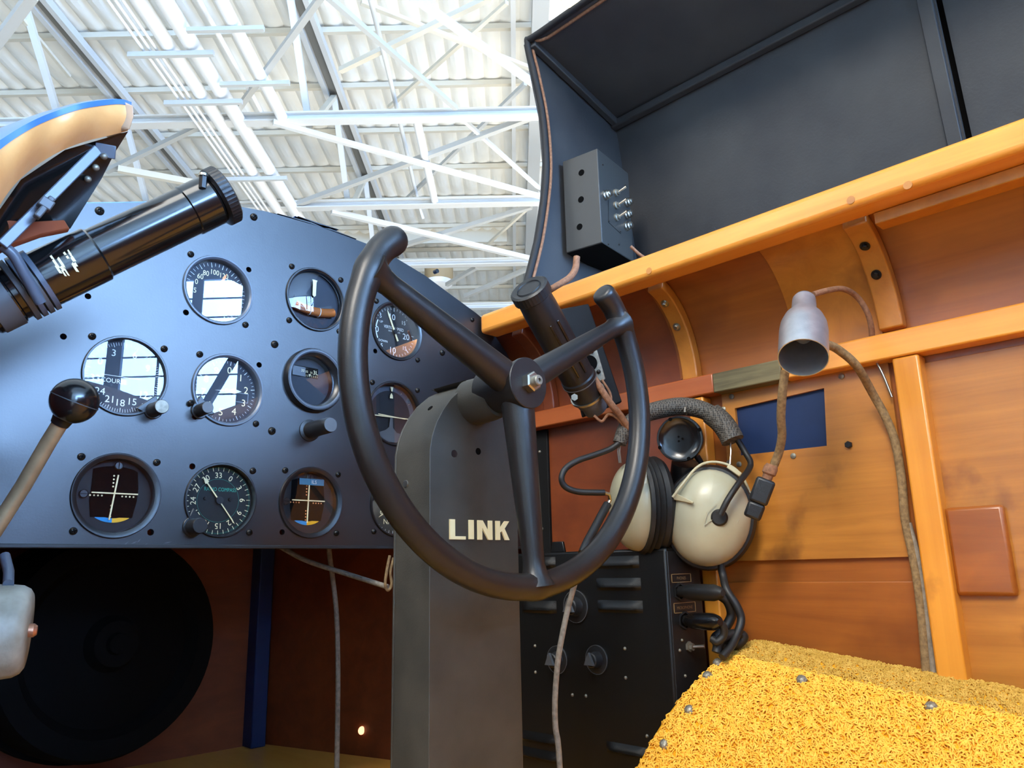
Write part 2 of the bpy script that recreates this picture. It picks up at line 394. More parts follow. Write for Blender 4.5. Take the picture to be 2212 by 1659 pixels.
# --- top row
g = Gauge('airspeed_indicator', 'round airspeed gauge at the top left, orange needle at 120', (472, 627), .0415, 'soos', bez='bezel_grey', dial='dial_grey')
m = MB()
for s, a in (('5', -98), ('0', -72), ('60', -52), ('80', -32), ('100', -5), ('120', 22), ('140', 48), ('160', 76), ('180', 108), ('200', 150)):
    g.txt(m, s, .58*math.sin(math.radians(a)), .58*math.cos(math.radians(a)), .15, 0, .85)
m.build('numerals', 'cream', g.t, smooth=0)
g.ticks([-100+k*8 for k in range(34)], .76, .85, .0005, g.ticks([-60+k*24 for k in range(10)], .72, .86, .0008)).build('tick_marks', 'white_mark', g.t, smooth=0)
g.hand(24, .66, .1, .07, 'orange_mark'); g.hub(.09)

g = Gauge('turn_and_bank_indicator', 'turn and bank gauge with pale upright needle above curved ball tube', (682, 647), .0422, 'ssss', dome=.006, dial='dial_grey')
m = MB(); m.prism([g.p(x, z, .004) for x, z in [(-.09, .66), (.09, .66), (.06, .58), (.055, .16), (0, .11), (-.055, .16), (-.06, .58)]], (0, .0006, 0)); m.build('needle', 'cream', g.t, smooth=0)
m = MB(); m.bar(g.p(0, .16, .005), g.p(0, -.35, .005), .0012, .0006, (0, 1, 0)); m.build('needle_stem', 'bezel_black', g.t)
m = MB(); m.prism([g.p(x, z, .0068) for x, z in [(-.62, .05), (-.15, -.2), (.15, -.2), (.65, .0), (.7, -.35), (.4, -.5), (-.35, -.5), (-.66, -.3)]], (0, .0006, 0)); m.build('ball_mask', 'bezel_black', g.t, smooth=0)
ct = [g.p(.66*t, -.36+.1*t*t, .0035) for t in np.linspace(-1, 1, 17)]
tb = MB().tube(ct, .0058, 16).build('ball_tube', 'tube_reflection', g.t, smooth=60)
for sx in (-.16, .16): MB().lathe([(.0059, -.0004), (.0064, -.0004), (.0064, .0004), (.0059, .0004)], g.p(sx, -.357, .0035), (1, 0, 0), 20, close=True).build('tube_band', 'white_mark', tb)
MB().sphere(g.p(.0, -.36, .0035), .0052).build('ball', 'bezel_black', tb, smooth=80)

g = Gauge('vertical_speed_indicator', 'black vertical speed gauge lettered VERTICAL SPEED at the panel right shoulder', (858, 715), .0422, 's.os', inner=.88)
m = MB()
for s, x, z, sz in (('10', -.06, .52, .2), ('5', -.53, .46, .13), ('15', .4, .4, .13), ('20', .5, -.06, .2), ('0', -.66, -.02, .2), ('5', -.47, -.53, .13), ('10', -.02, -.62, .2), ('15', .45, -.47, .13)): g.txt(m, s, x, z, sz)
g.txt(m, 'UP', -.5, .27, .075); g.txt(m, 'DOWN', -.42, -.37, .075)
g.txt(m, 'VERTICAL SPEED', .0, .14, .1, 0, .75); g.txt(m, '100 FEET PER MINUTE', .02, .02, .05, 0, .7)
m.build('numerals', 'white_mark', g.t, smooth=0)
m = g.ticks([-90+a*9 for a in range(1, 40) if a*9 != 180], .76, .84, .0006); g.ticks([-90, -45, 0, 45, 90, 135, 180, 225], .72, .85, .0012, m)
g.arc(-84, -64, .68, .72, m); g.arc(-116, -96, .68, .72, m); m.build('tick_marks', 'white_mark', g.t, smooth=0)
g.hand(-24, .78, .32, .06, 'cream'); g.hub(.08)

# --- middle row
g = Gauge('course_gyro', 'largest middle row gauge with knurled knob, window panes reflected in its glass', (272, 812), .0428, 'ssoo', inner=.94, bez='bezel_black', dial='dial_grey')
m = MB()
for s, a in (('33', -100), ('3', -25), ('0', -60), ('6', 20), ('9', 60), ('12', 125), ('15', 155), ('18', 180), ('21', 205), ('24', 230)): g.txt(m, s, .64*math.sin(math.radians(a)), .64*math.cos(math.radians(a)), .17)
g.txt(m, 'COURSE', -.2, -.12, .11); m.build('numerals', 'white_mark', g.t, smooth=0)
g.ticks(range(0, 360, 4), .8, .88, .0004, g.ticks(range(0, 360, 20), .77, .88, .0007)).build('tick_marks', 'white_mark', g.t, smooth=0)
m = MB(); g.quad(m, -.5, .0, .4, .012); m.build('lubber_line', 'white_mark', g.t, smooth=0)
g.lug(138, .024, .0076, 'bakelite_dull', 'dull_steel', 1.04)

g = Gauge('altimeter', 'altimeter with diamond pointer near 2 and small knob at lower left', (493, 842), .0423, 'sOos'.replace('O', 'o'), bez='bezel_grey', dial='dial_grey')
m = MB()
for k in range(10): g.txt(m, str(k), .6*math.sin(math.radians(36*k+8)), .6*math.cos(math.radians(36*k+8)), .19)
m.build('numerals', 'cream', g.t, smooth=0)
g.ticks([7.2*k+8 for k in range(50)], .78, .84, .0004, g.ticks([36*k+8 for k in range(10)], .74, .85, .0008)).build('tick_marks', 'white_mark', g.t, smooth=0)
m = MB()
for a, b in (((.28, -.0), (.66, -.0)), ((.66, 0), (.66, -.25)), ((.66, -.25), (.28, -.25)), ((.28, -.25), (.28, 0))):
    g.quad(m, min(a[0], b[0])-.006, min(a[1], b[1])-.006, max(a[0], b[0])+.006, max(a[1], b[1])+.006)
m.build('setting_window', 'dim_mark', g.t, smooth=0)
g.hand(86, .4, .3, .16, 'white_mark', pts=[(-.3, 0), (.1, .025), (.22, .075), (.44, 0), (.22, -.075), (.1, -.025)]); g.hub(.07)
g.lug(228, .021, .0068, 'bakelite_dull', 'grip_grey', 1.0)
a = math.radians(243); screw(g.x+math.sin(a)*g.R*1.12, PY-.0035, g.z+math.cos(a)*g.R*1.12, g.t, .9)

R = .0395
g = Gauge('magnetic_compass', 'thick rimmed compass with small card window, left of the steering wheel rim', (676, 822), R, '....', inner=.78, depth=.014, dial='dial_grey',
          prof=[(R*1.02, .0015), (R*1.02, -.006), (R*.98, -.0095), (R*.9, -.0095), (R*.82, -.005), (R*.78, .004), (R*.78, .014), (R*.96, .014), (R*.96, .0015)])
MB().lathe([(R*.86, -.0086), (R*.9, -.0098), (R*.94, -.0098), (R*.94, -.0084)], (g.x, PY, g.z), (0, 1, 0), 64, close=True).build('rim_line', 'bezel_grey', g.t)
m = MB(); g.quad(m, -.56, .16, .36, .5, .0128); m.build('card_window', 'hole_black', g.t, smooth=0)
m = MB(); m.grid([[g.p(-.54, .18, .0127), g.p(-.54, .48, .0127)], [g.p(-.1, .17, .0124), g.p(-.1, .47, .0124)]]); m.build('card_drum', 'grip_grey', g.t, smooth=0)
m = MB()
for s, x, z, q in (('33', -.2, .36, .085), ('32', -.06, .345, .065), ('31', .1, .33, .065), ('3L', .26, .35, .13)): text(m, s, q*g.R, g.p(x, z, .0120), XR, ZU)
for k in range(7): g.quad(m, -.08+k*.065, .18, -.07+k*.065, .25, .0120)
m.prism([g.p(.02, .27, .0119), g.p(.09, .27, .0119), g.p(.055, .19, .0119)], (0, .0003, 0)); m.build('card_figures', 'cream', g.t, smooth=0)

g = Gauge('artificial_horizon', 'artificial horizon half hidden behind the black steering column top', (853, 893), .0445, 'ss..', inner=.92, depth=.012, dial='dial_black')
m = MB(); g.arc(0, 360, .74, .93, m, 64); m.build('bank_ring', 'bezel_grey', g.t, smooth=0)
m = MB(); m.prism([g.p(x, z, .008) for x, z in [(-.05, .86), (.06, .86), (.03, .72), (-.01, .72)]], (0, .0005, 0)); m.prism([g.p(x, z, .008) for x, z in [(-.06, .5), (.05, .5), (.04, .6), (-.005, .66), (-.05, .6)]], (0, .0005, 0))
for a in (-60, -30, 30, 60): g.ticks([a], .78, .84, .0007, m)
g.quad(m, -.84, -.03, -.74, .0, .008); g.quad(m, .74, -.03, .84, 0, .008); m.build('bank_marks', 'cream', g.t, smooth=0)
m = MB(); m.bar(g.p(-.72, -.1, .007), g.p(.72, -.08, .007), .0012, .0006, (0, 1, 0)); m.bar(g.p(-.5, -.05, .0065), g.p(.5, -.1, .0065), .001, .0006, (0, 1, 0)); m.build('horizon_bar', 'cream', g.t)
m = MB(); m.prism([g.p(x, z, .0075) for x, z in [(-.04, -.1), (.04, -.1), (.06, -.42), (.2, -.55), (.5, -.6), (.62, -.72), (.3, -.86), (-.3, -.86), (-.62, -.72), (-.45, -.6), (-.2, -.5), (-.08, -.4)]], (0, .0005, 0)); m.build('mask', 'grip_grey', g.t, smooth=0)

# --- bottom row
def cross_gauge(name, label, px, R, seats, ils):
    g = Gauge(name, label, px, R, seats, inner=.86, depth=.011)
    m = MB(); pl = [(-.5, .62)]+[(x, .62+.09*(1-(x/.5)**2)) for x in np.linspace(-.4, .4, 9)]+[(.5, .6), (.55, .2), (.54, -.1), (.46, -.5), (-.46, -.5), (-.52, -.1), (-.5, .2)]
    m.prism([g.p(x, z, .0098) for x, z in pl], (0, .0004, 0)); m.build('window', 'hole_black', g.t, smooth=0)
    m = MB(); g.arc(0, 360, .085, .155, m, 32, (-.03, 0))
    for k in range(1, 5):
        for ax in ((1, 0), (-1, 0), (0, 1), (0, -1)):
            q = .14+.085*k; m.lathe([(0, 0), (.021*R, 0)], g.p(-.03+ax[0]*q, ax[1]*q, .0094), (0, -1, 0), 10)
    m.build('deviation_dots', 'cream' if not ils else 'orange_mark', g.t, smooth=0)
    m = MB(); m.bar(g.p(.0 if ils else -.06, -.56, .0075), g.p(.02 if ils else .05, .5, .0075), .0014, .0007, (0, 1, 0)); m.build('course_needle', 'cream', g.t)
    m = MB(); m.bar(g.p(-.5, .06, .007), g.p(.53, .06, .007), .0013, .0007, (0, 1, 0)); m.build('glide_needle', 'cream', g.t)
    m = MB(); g.arc(-120-31+120, 0, .55, .66, MB()); m = g.arc(180, 212, .62, .72, MB(), 16, (0.02, 0.1)); m.build('blue_sector', 'blue_mark', g.t, smooth=0)
    g.arc(180, 148, .62, .72, MB(), 16, (.02, .1)).build('yellow_sector', 'yellow_mark', g.t, smooth=0)
    for x, z in ((.04, .72), (-.66, .02)):
        s = MB().lathe([(0, 0), (.1*R, 0), (.1*R, -.003), (.08*R, -.0036), (0, -.0036)], g.p(x, z, .0105), (0, 1, 0), 20).build('adjuster', 'bezel_black', g.t)
        MB().box(g.p(x, z, .0068), (.012*R, .0004, .15*R) if x > 0 else (.15*R, .0004, .012*R)).build('slot', 'hole_black', s, smooth=0)
    if ils:
        m = MB(); g.quad(m, -.3, .5, .48, .68, .0066); m.build('flag', 'ils_blue', g.t, smooth=0)
        m = MB(); text(m, 'ILS', .1*R, g.p(.16, .59, .0063), XR, ZU); m.build('flag_letters', 'white_mark', g.t, smooth=0)
    return g
cross_gauge('course_deviation_indicator', 'larger cross pointer gauge with blue and yellow sector, at bottom left', (252, 1070), .0430, 'ssso', False)
cross_gauge('ils_indicator', 'cross pointer gauge with blue ILS flag above its crossed needles', (672, 1085), .0428, 'ssos', True)
g = Gauge('radio_compass', 'radio compass gauge with green lettering and a thin yellow diagonal needle', (478, 1080), .0412, 'os.s', inner=.94)
m = MB(); g.arc(0, 360, .575, .58, m, 48); g.ticks([-2+k*2 for k in range(180)], .86, .9, .0002, m); g.txt(m, 'RADIO COMPASS', .04, .3, .1, 0, .8); m.build('green_marks', 'teal_mark', g.t, smooth=0)
m = MB()
for k, s in enumerate(('33', '0', '3', '6', '9', '12', '15', '18', '21', '24', '27', '30')):
    a = math.radians(-3+30*k); g.txt(m, s, .68*math.sin(a), .68*math.cos(a), .15, -a)
g.ticks([-3+10*k for k in range(36)], .8, .9, .0006, m); m.build('numerals', 'cream', g.t, smooth=0)
g.hand(-38, .76, 0, .03, 'cream', pts=[(.1, .016), (.56, .016), (.58, .06), (.78, 0), (.58, -.06), (.56, -.016), (.1, -.016)]); g.hand(142, .78, 0, .028, 'cream', 'needle_tail'); g.hub(.1)
for x in (-.36, .32): MB().lathe([(0, 0), (.05*g.R, 0), (.04*g.R, -.0015), (0, -.0015)], g.p(x, .04, .008), (0, 1, 0), 14).build('dial_screw', 'screw_black', g.t)
g.lug(225, .018, .0082, 'bakelite_dull', 'bakelite_dull', 1.02, .011)
g = Gauge('nav_gauge', 'gauge mostly hidden behind the wheel and column at the panel foot', (857, 1090), .0420, '.so.'.replace('o', 's'), inner=.92)
m = MB(); g.txt(m, 'NAC', -.12, -.52, .16); g.txt(m, '6', -.45, -.22, .14); m.build('letters', 'cream', g.t, smooth=0)
g.ticks(range(0, 360, 10), .8, .88, .0005).build('tick_marks', 'white_mark', g.t, smooth=0); g.hand(235, .7, .2, .04, 'cream')

# --- panel plate with real cut-outs
panel = thing('instrument_panel', 'black arched instrument panel with bluish sheen holding the round gauges', 'instrument panel', (PC, PY, .2))
for p in ((137, 727), (190, 640), (945, 585)): c = pp(*p); HOLES.append((c[0], c[2], .0032))
bm = bmesh.new(); edges = []
def loop(pts):
    vs = [bm.verts.new((x-PC, 0, z-.2)) for x, z in pts]
    for i in range(len(vs)): edges.append(bm.edges.new((vs[i], vs[(i+1) % len(vs)])))
loop(outline)
for x, z, r in HOLES:
    n = 48 if r > .01 else 14; loop([(x+r*math.cos(2*PI*k/n), z+r*math.sin(2*PI*k/n)) for k in range(n)])
bmesh.ops.triangle_fill(bm, use_beauty=True, use_dissolve=False, edges=edges)
ff = bm.faces[:]
ex = bmesh.ops.extrude_face_region(bm, geom=ff)
bmesh.ops.translate(bm, vec=(0, .007, 0), verts=[v for v in ex['geom'] if isinstance(v, bmesh.types.BMVert)])
bmesh.ops.recalc_face_normals(bm, faces=bm.faces)
me = bpy.data.meshes.new('plate'); bm.to_mesh(me); bm.free(); me.materials.append(MATS['panel_black'])
o = bpy.data.objects.new('plate', me); COL.objects.link(o); o.parent = panel
MB().bx(.08, .872, PY-.0035, PY-.0002, .0285, .0325).build('lower_edge_strip', 'panel_edge', panel, bevel=.0008)
for k, p in enumerate(((215, 456), (548, 469), (593, 744), (587, 931), (955, 762), (1020, 691))):
    c = pp(*p); screw(c[0], PY, c[2], panel, 1.25 if k < 5 else 1, k*.7)
m = MB()
for i in range(7):                                 # bare scratches near the lower edge
    x, y = [(270, 1176), (300, 1168), (310, 1178), (362, 1172), (372, 1180), (392, 1178), (290, 1172)][i]; c = pp(x, y)+V3(0, -.0002, 0)
    a = rng.uniform(.2, 1.1); L = rng.uniform(.002, .005); d = V3(math.cos(a), 0, math.sin(a))*L; n = V3(-math.sin(a), 0, math.cos(a))*.0006
    m.add([c-d, c-n, c+d, c+n], [(0, 1, 2, 3)])
m.build('paint_scratches', 'grip_grey', panel, smooth=0)
# plunger knob below the compass
a = onY(668, 930, PY); b = a+V3(.0, -.05, 0)
t = thing('plunger_knob', 'plain black push knob sticking out of the panel beneath the card compass', 'knob', a)
MB().lathe([(0, .002), (.0135, .002), (.0135, -.002), (.0098, -.003), (.0094, -.046), (.0086, -.049), (0, -.049)], a, (0, 1, 0), 32).build('stem', 'bakelite_dull', t)
MB().lathe([(0, 0), (.0084, 0), (.0084, -.0006), (0, -.0006)], a+V3(0, -.049, 0), (0, 1, 0), 32).build('end_face', 'grip_grey', t)
# ================================================================== control column and wheel
YC0, YC1 = .536, .586
col = thing('control_column', 'black pressed metal column post lettered LINK behind the steering wheel', 'control column', (.476, .56, -.275))
lp = [(925, 1659), (930, 970), (934, 940), (943, 912), (957, 885), (975, 860), (1000, 838), (1020, 828)]
L = [(onY(x, y, YC0)[0], onY(x, y, YC0)[2]) for x, y in lp]
xl = np.mean([L[0][0], L[1][0]]); L = [(xl, -.275), (xl, L[1][1])]+[(max(x, xl), z) for x, z in L[2:]]
zt = L[-1][1]+.002
poly = L+[(.476-.012, zt)]
half = poly+[(.952-x, z) for x, z in poly[::-1]]
MB().prism([V3(x, YC0, z) for x, z in half], (0, YC1-YC0, 0)).build('post', 'column_black', col, bevel=.007, bseg=4)
MB().prism([V3(x, YC1, z) for x, z in [(.476+(a-.476)*1.012, b) for a, b in half]], (0, .0025, 0)).build('rear_flange', 'column_black', col, bevel=.001)
MB().lathe([(0, .012), (.022, .012), (.0215, -.012), (.0195, -.026), (0, -.026)], (.476, .528, .155), (0, 1, 0), 40).build('shaft_collar', 'column_black', col)
for nm, px, r, mt in (('hole', (1033, 975), .0032, 'hole_black'), ('plug', (981, 980), .0034, 'bezel_black')):
    c = onY(*px, YC0); MB().lathe([(0, -.0003), (r, -.0003), (r*1.1, .001), (0, .001)], c, (0, 1, 0), 20).build(nm, mt, col)
c = onX(877, 1045, xl); MB().lathe([(0, -.0012), (.0032, -.001), (.0036, .001), (0, .001)], c, (1, 0, 0), 18).build('bolt', 'steel', col)
pa, pb = V3(L[4][0], .561, L[4][1]), V3(L[5][0], .561, L[5][1]); dd = (pb-pa)/np.linalg.norm(pb-pa); nn = V3(-dd[2], 0, dd[0]); c = (pa+pb)/2
MB().lathe([(0, .0004), (.0028, .0004), (.0034, -.001), (0, -.001)], c, nn, 18).build('slot', 'hole_black', col)
# raised letters
def letters(y):
    x0, x1 = onY(970, 1145, y)[0], onY(1098, 1145, y)[0]; zb, zt_ = onY(1035, 1166, y)[2], onY(1035, 1124, y)[2]; w = x1-x0; h = zt_-zb
    sh = {'L': ([(0, 0), (.25, 0), (.25, .16), (.08, .16), (.08, 1), (0, 1)],), 'I': ([(.31, .02), (.385, .02), (.385, 1), (.31, 1)],),
          'N': ([(.455, .0), (.525, .0), (.525, .62), (.63, 0), (.70, 0), (.70, 1), (.635, 1), (.635, .42), (.535, 1), (.455, 1)],),
          'K': ([(.765, 0), (.835, 0), (.835, .4), (.865, .46), (.925, 0), (1.0, 0), (.915, .6), (1.0, 1), (.925, 1), (.835, .62), (.835, 1), (.765, 1)],)}
    for k, polys in sh.items():
        m = MB()
        for p in polys: m.prism([V3(x0+u*w, y, zb+v*h) for u, v in p], (0, -.0016, 0))
        m.build('letter', 'cream', col, smooth=0, label=f'cream raised letter {k}')
letters(YC0)

YW = .474; WC = V3(.476, YW, .3382*YW); WR = .370*YW
wheel = thing('control_wheel', 'large black three spoke control wheel with open top horns', 'steering wheel', WC)
def wang(x, y): p = onY(x, y, YW)-WC; return math.atan2(p[0], p[2]), math.hypot(p[0], p[2])
a0, _ = wang(838, 512); a1, _ = wang(1308, 634); a0 = a0 if a0 > 0 else a0+2*PI
def wp(a, r=WR): return WC+V3(math.sin(a), 0, math.cos(a))*r
# the rim runs from the left horn down round the bottom to the right horn
s0, s1 = a1, a0
aL, _ = wang(806, 588); aL += 2*PI if aL < 0 else 0; aR, _ = wang(1340, 700); aB, _ = wang(1158, 1262); aB += 2*PI if aB < 0 else 0
N = 140; P = []; RR = []; r0 = .0112
for i in range(N+1):
    a = s0+(s1-s0)*i/N; e = max(0, 1-(a-s0)/.13, 1-(s1-a)/.13)
    rr = WR-.004*e*e
    b = sum(math.exp(-((a-q)/.055)**2) for q in (aL, aR, aB))
    P.append(wp(a, rr)); RR.append(r0*(1+.14*b+.1*e))
tip0, tip1 = P[0], P[-1]; d0 = (P[0]-P[1])/np.linalg.norm(P[0]-P[1]); d1 = (P[-1]-P[-2])/np.linalg.norm(P[-1]-P[-2])
pre = [(tip0+d0*.006*math.sin(t), RR[0]*math.cos(t)**.35) for t in (1.56, 1.45, 1.2, .8, .4)]; post = [(tip1+d1*.012*math.sin(t), RR[-1]*math.cos(t)**.7) for t in (.35, .7, 1.0, 1.3, 1.5)]
P = [p for p, _ in pre]+P+[p for p, _ in post]; RR = [r for _, r in pre]+RR+[r for _, r in post]
MB().tube(P, RR, 20, ref=(0, 1, 0)).build('rim', 'wheel_black', wheel, smooth=70)
for a, rb in ((aL, .0155), (aR, .0135), (aB, .0155)):
    d = wp(a)-WC; d /= np.linalg.norm(d); pts = []; rs = []
    for t in np.linspace(0, 1, 26):
        q = .008+(WR-.008)*t; pts.append(WC+d*q+V3(0, .006*(1-t), 0)); rs.append(rb+(.0092-rb)*min(1, t*1.1)+.0075*max(0, (t-.86)/.14)**2.2)
    MB().tube(pts, rs, 20, ref=(0, 1, 0)).build('spoke', 'wheel_black', wheel, smooth=70)
HC = V3(.476, 0, WC[2])
MB().lathe([(0, .516), (.0215, .516), (.0215, .482), (.0225, .470), (.0232, .4665), (.0232, .4645), (.0226, .4638), (0, .4638)], HC, (0, 1, 0), 48).build('hub', 'wheel_black', wheel, smooth=40)
nut = MB().lathe([(0, .4638), (.0092, .4638), (.0092, .4572), (.0078, .4560), (0, .4560)], HC, (0, 1, 0), 6).build('nut', 'steel', wheel, smooth=20)
MB().lathe([(0, .456), (.0048, .456), (.0048, .4515), (.0040, .4505), (.0018, .4505), (.0018, .4525), (0, .4525)], HC, (0, 1, 0), 20).build('bolt_end', 'dull_steel', nut)
# ================================================================== cockpit shell, starboard side
WX = .879
def skin(n=14, off=0.0):                              # cross-section of the tumblehome, wall foot to coaming
    pts = [(WX-off, -.45), (WX-off, .238)]
    for i in range(1, n+1):
        a = i/n*PI*.5*.86
        pts.append((.779+.1*math.cos(a)-off*math.cos(a), .238+.128*math.sin(a)-off*math.sin(a)))
    return pts
def skin_at(z, off=0.0):
    a = math.asin(min(1, max(0, (z-.238)/.128))); return V3(.779+.1*math.cos(a)-off*math.cos(a), 0, .238+.128*math.sin(a)-off*math.sin(a))
def shell(name, y0, y1, mat, off0=0, off1=-.006, zlim=None, kind='structure', parent=None):
    A = skin(off=off0); B = skin(off=off1)
    ring = A+B[::-1]
    m = MB().prism([V3(x, y0, z) for x, z in ring], (0, y1-y0, 0))
    if parent is not None: return m.build(name, mat, parent)
    o = m.build(name, mat); o['kind'] = kind; return o
shell('wall_right', -1.9, .535, 'wood_wall')
shell('wall_front_right', .535, 1.6, 'wood_wall_red')
# flat plywood cover with the square opening onto blue sheet
def cover():
    x0, x1 = WX-.006, WX-.0005
    y_a, y_b = onX(1590, 1000, x0)[1]+.012, onX(1962, 1100, x0)[1]; zb, zt = .0035, .213
    q = [onX(*p, x0) for p in ((1587, 882), (1780, 838), (1786, 963), (1597, 984))]
    bm = bmesh.new(); ed = []; c = V3(x0, (y_a+y_b)/2, .1)
    for lp in ([(y_a, zb), (y_b, zb), (y_b, zt), (y_a, zt)], [(p[1], p[2]) for p in q]):
        vs = [bm.verts.new((0, y-c[1], z-c[2])) for y, z in lp]
        for i in range(4): ed.append(bm.edges.new((vs[i], vs[(i+1) % 4])))
    bmesh.ops.triangle_fill(bm, use_beauty=True, edges=ed)
    ex = bmesh.ops.extrude_face_region(bm, geom=bm.faces[:])
    bmesh.ops.translate(bm, vec=(x1-x0, 0, 0), verts=[v for v in ex['geom'] if isinstance(v, bmesh.types.BMVert)])
    bmesh.ops.recalc_face_normals(bm, faces=bm.faces)
    t = thing('plywood_cover', 'flat plywood cover board with square opening showing dark blue behind', 'wall panel', c)
    me = bpy.data.meshes.new('board'); bm.to_mesh(me); bm.free(); me.materials.append(MATS['wood_board'])
    o = bpy.data.objects.new('board', me); COL.objects.link(o); o.parent = t
    MB().bx(WX-.0012, WX-.0003, q[0][1]+.006, q[2][1]-.006, q[2][2]-.012, q[1][2]+.008).build('blue_backing', 'blue_sheet', t)
    for p in ((1581, 857), (1563, 884), (1714, 985), (1597, 1003), (1818, 813), (1575, 1000)):
        s = onX(*p, x0); w = MB().lathe([(0, 0), (.0034, 0), (.0034, -.0012), (.0018, -.0022), (0, -.0022)], s, (1, 0, 0), 16).build('screw', 'dull_steel', t)
    s = onX(1834, 961, x0); MB().lathe([(0, 0), (.0042, 0), (.0042, -.003), (.0034, -.0038), (0, -.0038)], s, (1, 0, 0), 6).build('bolt', 'bezel_black', t)
cover()
t = tag(MB().bx(WX-.003, WX-.0003, .285, .53, -.16, -.0215).build('lower_plank', 'wood_wall', None, bevel=.0008), 'reddish lower wall board below the plywood cover with the opening', 'wall panel')
y0, y1 = onX(1990, 1000, WX)[1], .02
t = tag(MB().bx(WX-.004, WX-.0003, y1, y0-.008, -.16, .205).build('rear_wall_board', 'wood_board', None, bevel=.0008), 'plain orange wall board aft of the upright post', 'wall panel')
a, b = onX(2038, 1097, WX-.012), onX(2200, 1288, WX-.012)
t = tag(MB().bx(WX-.013, WX-.0045, b[1], a[1], b[2], a[2]).build('raised_block', 'wood_wall', None, bevel=.004), 'square raised wooden block on the wall board at far right', 'wooden block')
# stringers, posts, ribs
def tr(name, mb, mat, label, cat='wooden rail', **k): return tag(mb.build(name, mat, None, **k), label, cat)
tr('mid_rail', MB().bx(.855, WX-.0003, -.3, .4115, .2125, .2415), 'wood_rail', 'light varnished rail running along the wall aft of the dark wood piece', bevel=.002)
tr('stained_rail_piece', MB().bx(.854, WX-.0003, .412, .5045, .2125, .2375), 'wood_stained', 'dark greenish stained piece of the wall rail above the plywood cover', bevel=.0015)
tr('mid_rail', MB().bx(.856, WX-.0003, .505, .86, .213, .239), 'wood_rail_red', 'reddish wall rail section behind the steering wheel', bevel=.002)
tr('wall_post', MB().bx(.857, WX-.0003, .2605, .2875, -.2, .2122), 'wood_post', 'upright varnished wall post right of the plywood cover', 'wooden post', bevel=.0025)
tr('wall_post', MB().bx(.859, WX-.0003, .5235, .5455, -.3, .2122), 'wood_post', 'narrow upright post behind the headset and radio box', 'wooden post', bevel=.002)
cr = tr('coaming_rail', MB().bx(.753, .789, -1.9, .835, .349, .3795), 'wood_rail', 'long bright varnished coaming rail running diagonally along the cockpit edge', bevel=.006, bseg=3)
tr('coaming_batten', MB().bx(.782, .803, -.45, .26, .336, .3485), 'wood_rib', 'thin batten tucked under the coaming rail near the right edge', bevel=.001)
for p in ((1402, 585), (1838, 432), (1961, 400)):
    MB().lathe([(0, -.0004), (.0042, -.0004), (.0042, .0006), (0, .0006)], onX(*p, .753), (1, 0, 0), 16).build('plug', 'wood_rib', cr)
def rib(label, y0, y1, zlo, mat, bolts, bmat):
    A = [p for p in skin(22, .0145) if p[1] >= zlo-1e-6]; B = [p for p in skin(22, .0003) if p[1] >= zlo-1e-6]
    a, b = skin_at(zlo, .0145), skin_at(zlo, .0003)
    ring = [(a[0], zlo)]+[p for p in A if p[1] > zlo+.002]+[p for p in B if p[1] > zlo+.002][::-1]+[(b[0], zlo)]
    t = thing('curved_rib', label, 'wooden rib', (.85, y0, .3))
    MB().prism([V3(x, y0, z) for x, z in ring], (0, y1-y0, 0)).build('rib_web', mat, t, bevel=.0018)
    for px in bolts:
        best = None                                    # height on the rib where the bolt sits, by the sight line
        for z in np.linspace(.245, .36, 116):
            q = skin_at(z, .0148); q[1] = (y0+y1)/2+.001; r = ray(*px); r /= np.linalg.norm(r); e = np.linalg.norm(q-r*(q@r))
            if best is None or e < best[0]: best = (e, q, z)
        w = best[1]; th = math.asin(min(1, (best[2]-.238)/.128)); n = V3(math.cos(th)*1.28, 0, math.sin(th)); n /= np.linalg.norm(n)
        o = MB().lathe([(0, 0), (.0052, 0), (.0056, -.0008), (0, -.0008)], w, n, 20).build('washer', bmat, t)
        MB().lathe([(0, 0), (.0036, 0), (.0036, -.0042), (.0026, -.005), (0, -.005)], w, n, 6).build('nut', bmat, o)
    return t
rib('curved wooden rib with two steel nuts between the wheel and the shade lamp', .533, .556, .2395, 'wood_rib', ((1436, 656), (1463, 706)), 'steel')
rib('curved wooden rib with two dark bolts above the upright wall post', .2735, .299, .248, 'wood_rib', ((1878, 527), (1901, 591)), 'screw_black')
rib('curved dark wooden rib at the panel end of the wall', .79, .812, .2395, 'wood_wall_red', (), 'steel')
# plywood doublers on the curved skin
def doubler(label, y0, y1, mat, th=.0022):
    A = [p for p in skin(22, th) if p[1] > .242]; B = [p for p in skin(22, .0002) if p[1] > .242]
    return tr('skin_doubler', MB().prism([V3(x, y0, z) for x, z in A+B[::-1]], (0, y1-y0, 0)), mat, label, 'plywood sheet')
t = thing('edge_strip', 'narrow black metal strip on the wall where it meets the instrument panel', 'metal strip', (.877, .83, .1))
MB().bx(.8735, .8788, .815, .8385, -.05, .212).build('strip', 'plate_black', t, bevel=.001)
for px in ((1166, 976), (1171, 1142)): MB().sphere(onX(*px, .8735), .0026, (1, 0, 0), 12, 6).build('screw', 'dull_steel', t)
doubler('glossy plywood doubler on the curved wall beside the shade lamp', .2995, .40, 'wood_rib')
doubler('thin curved plywood strip forward of the nutted rib', .557, .566, 'wood_wall')

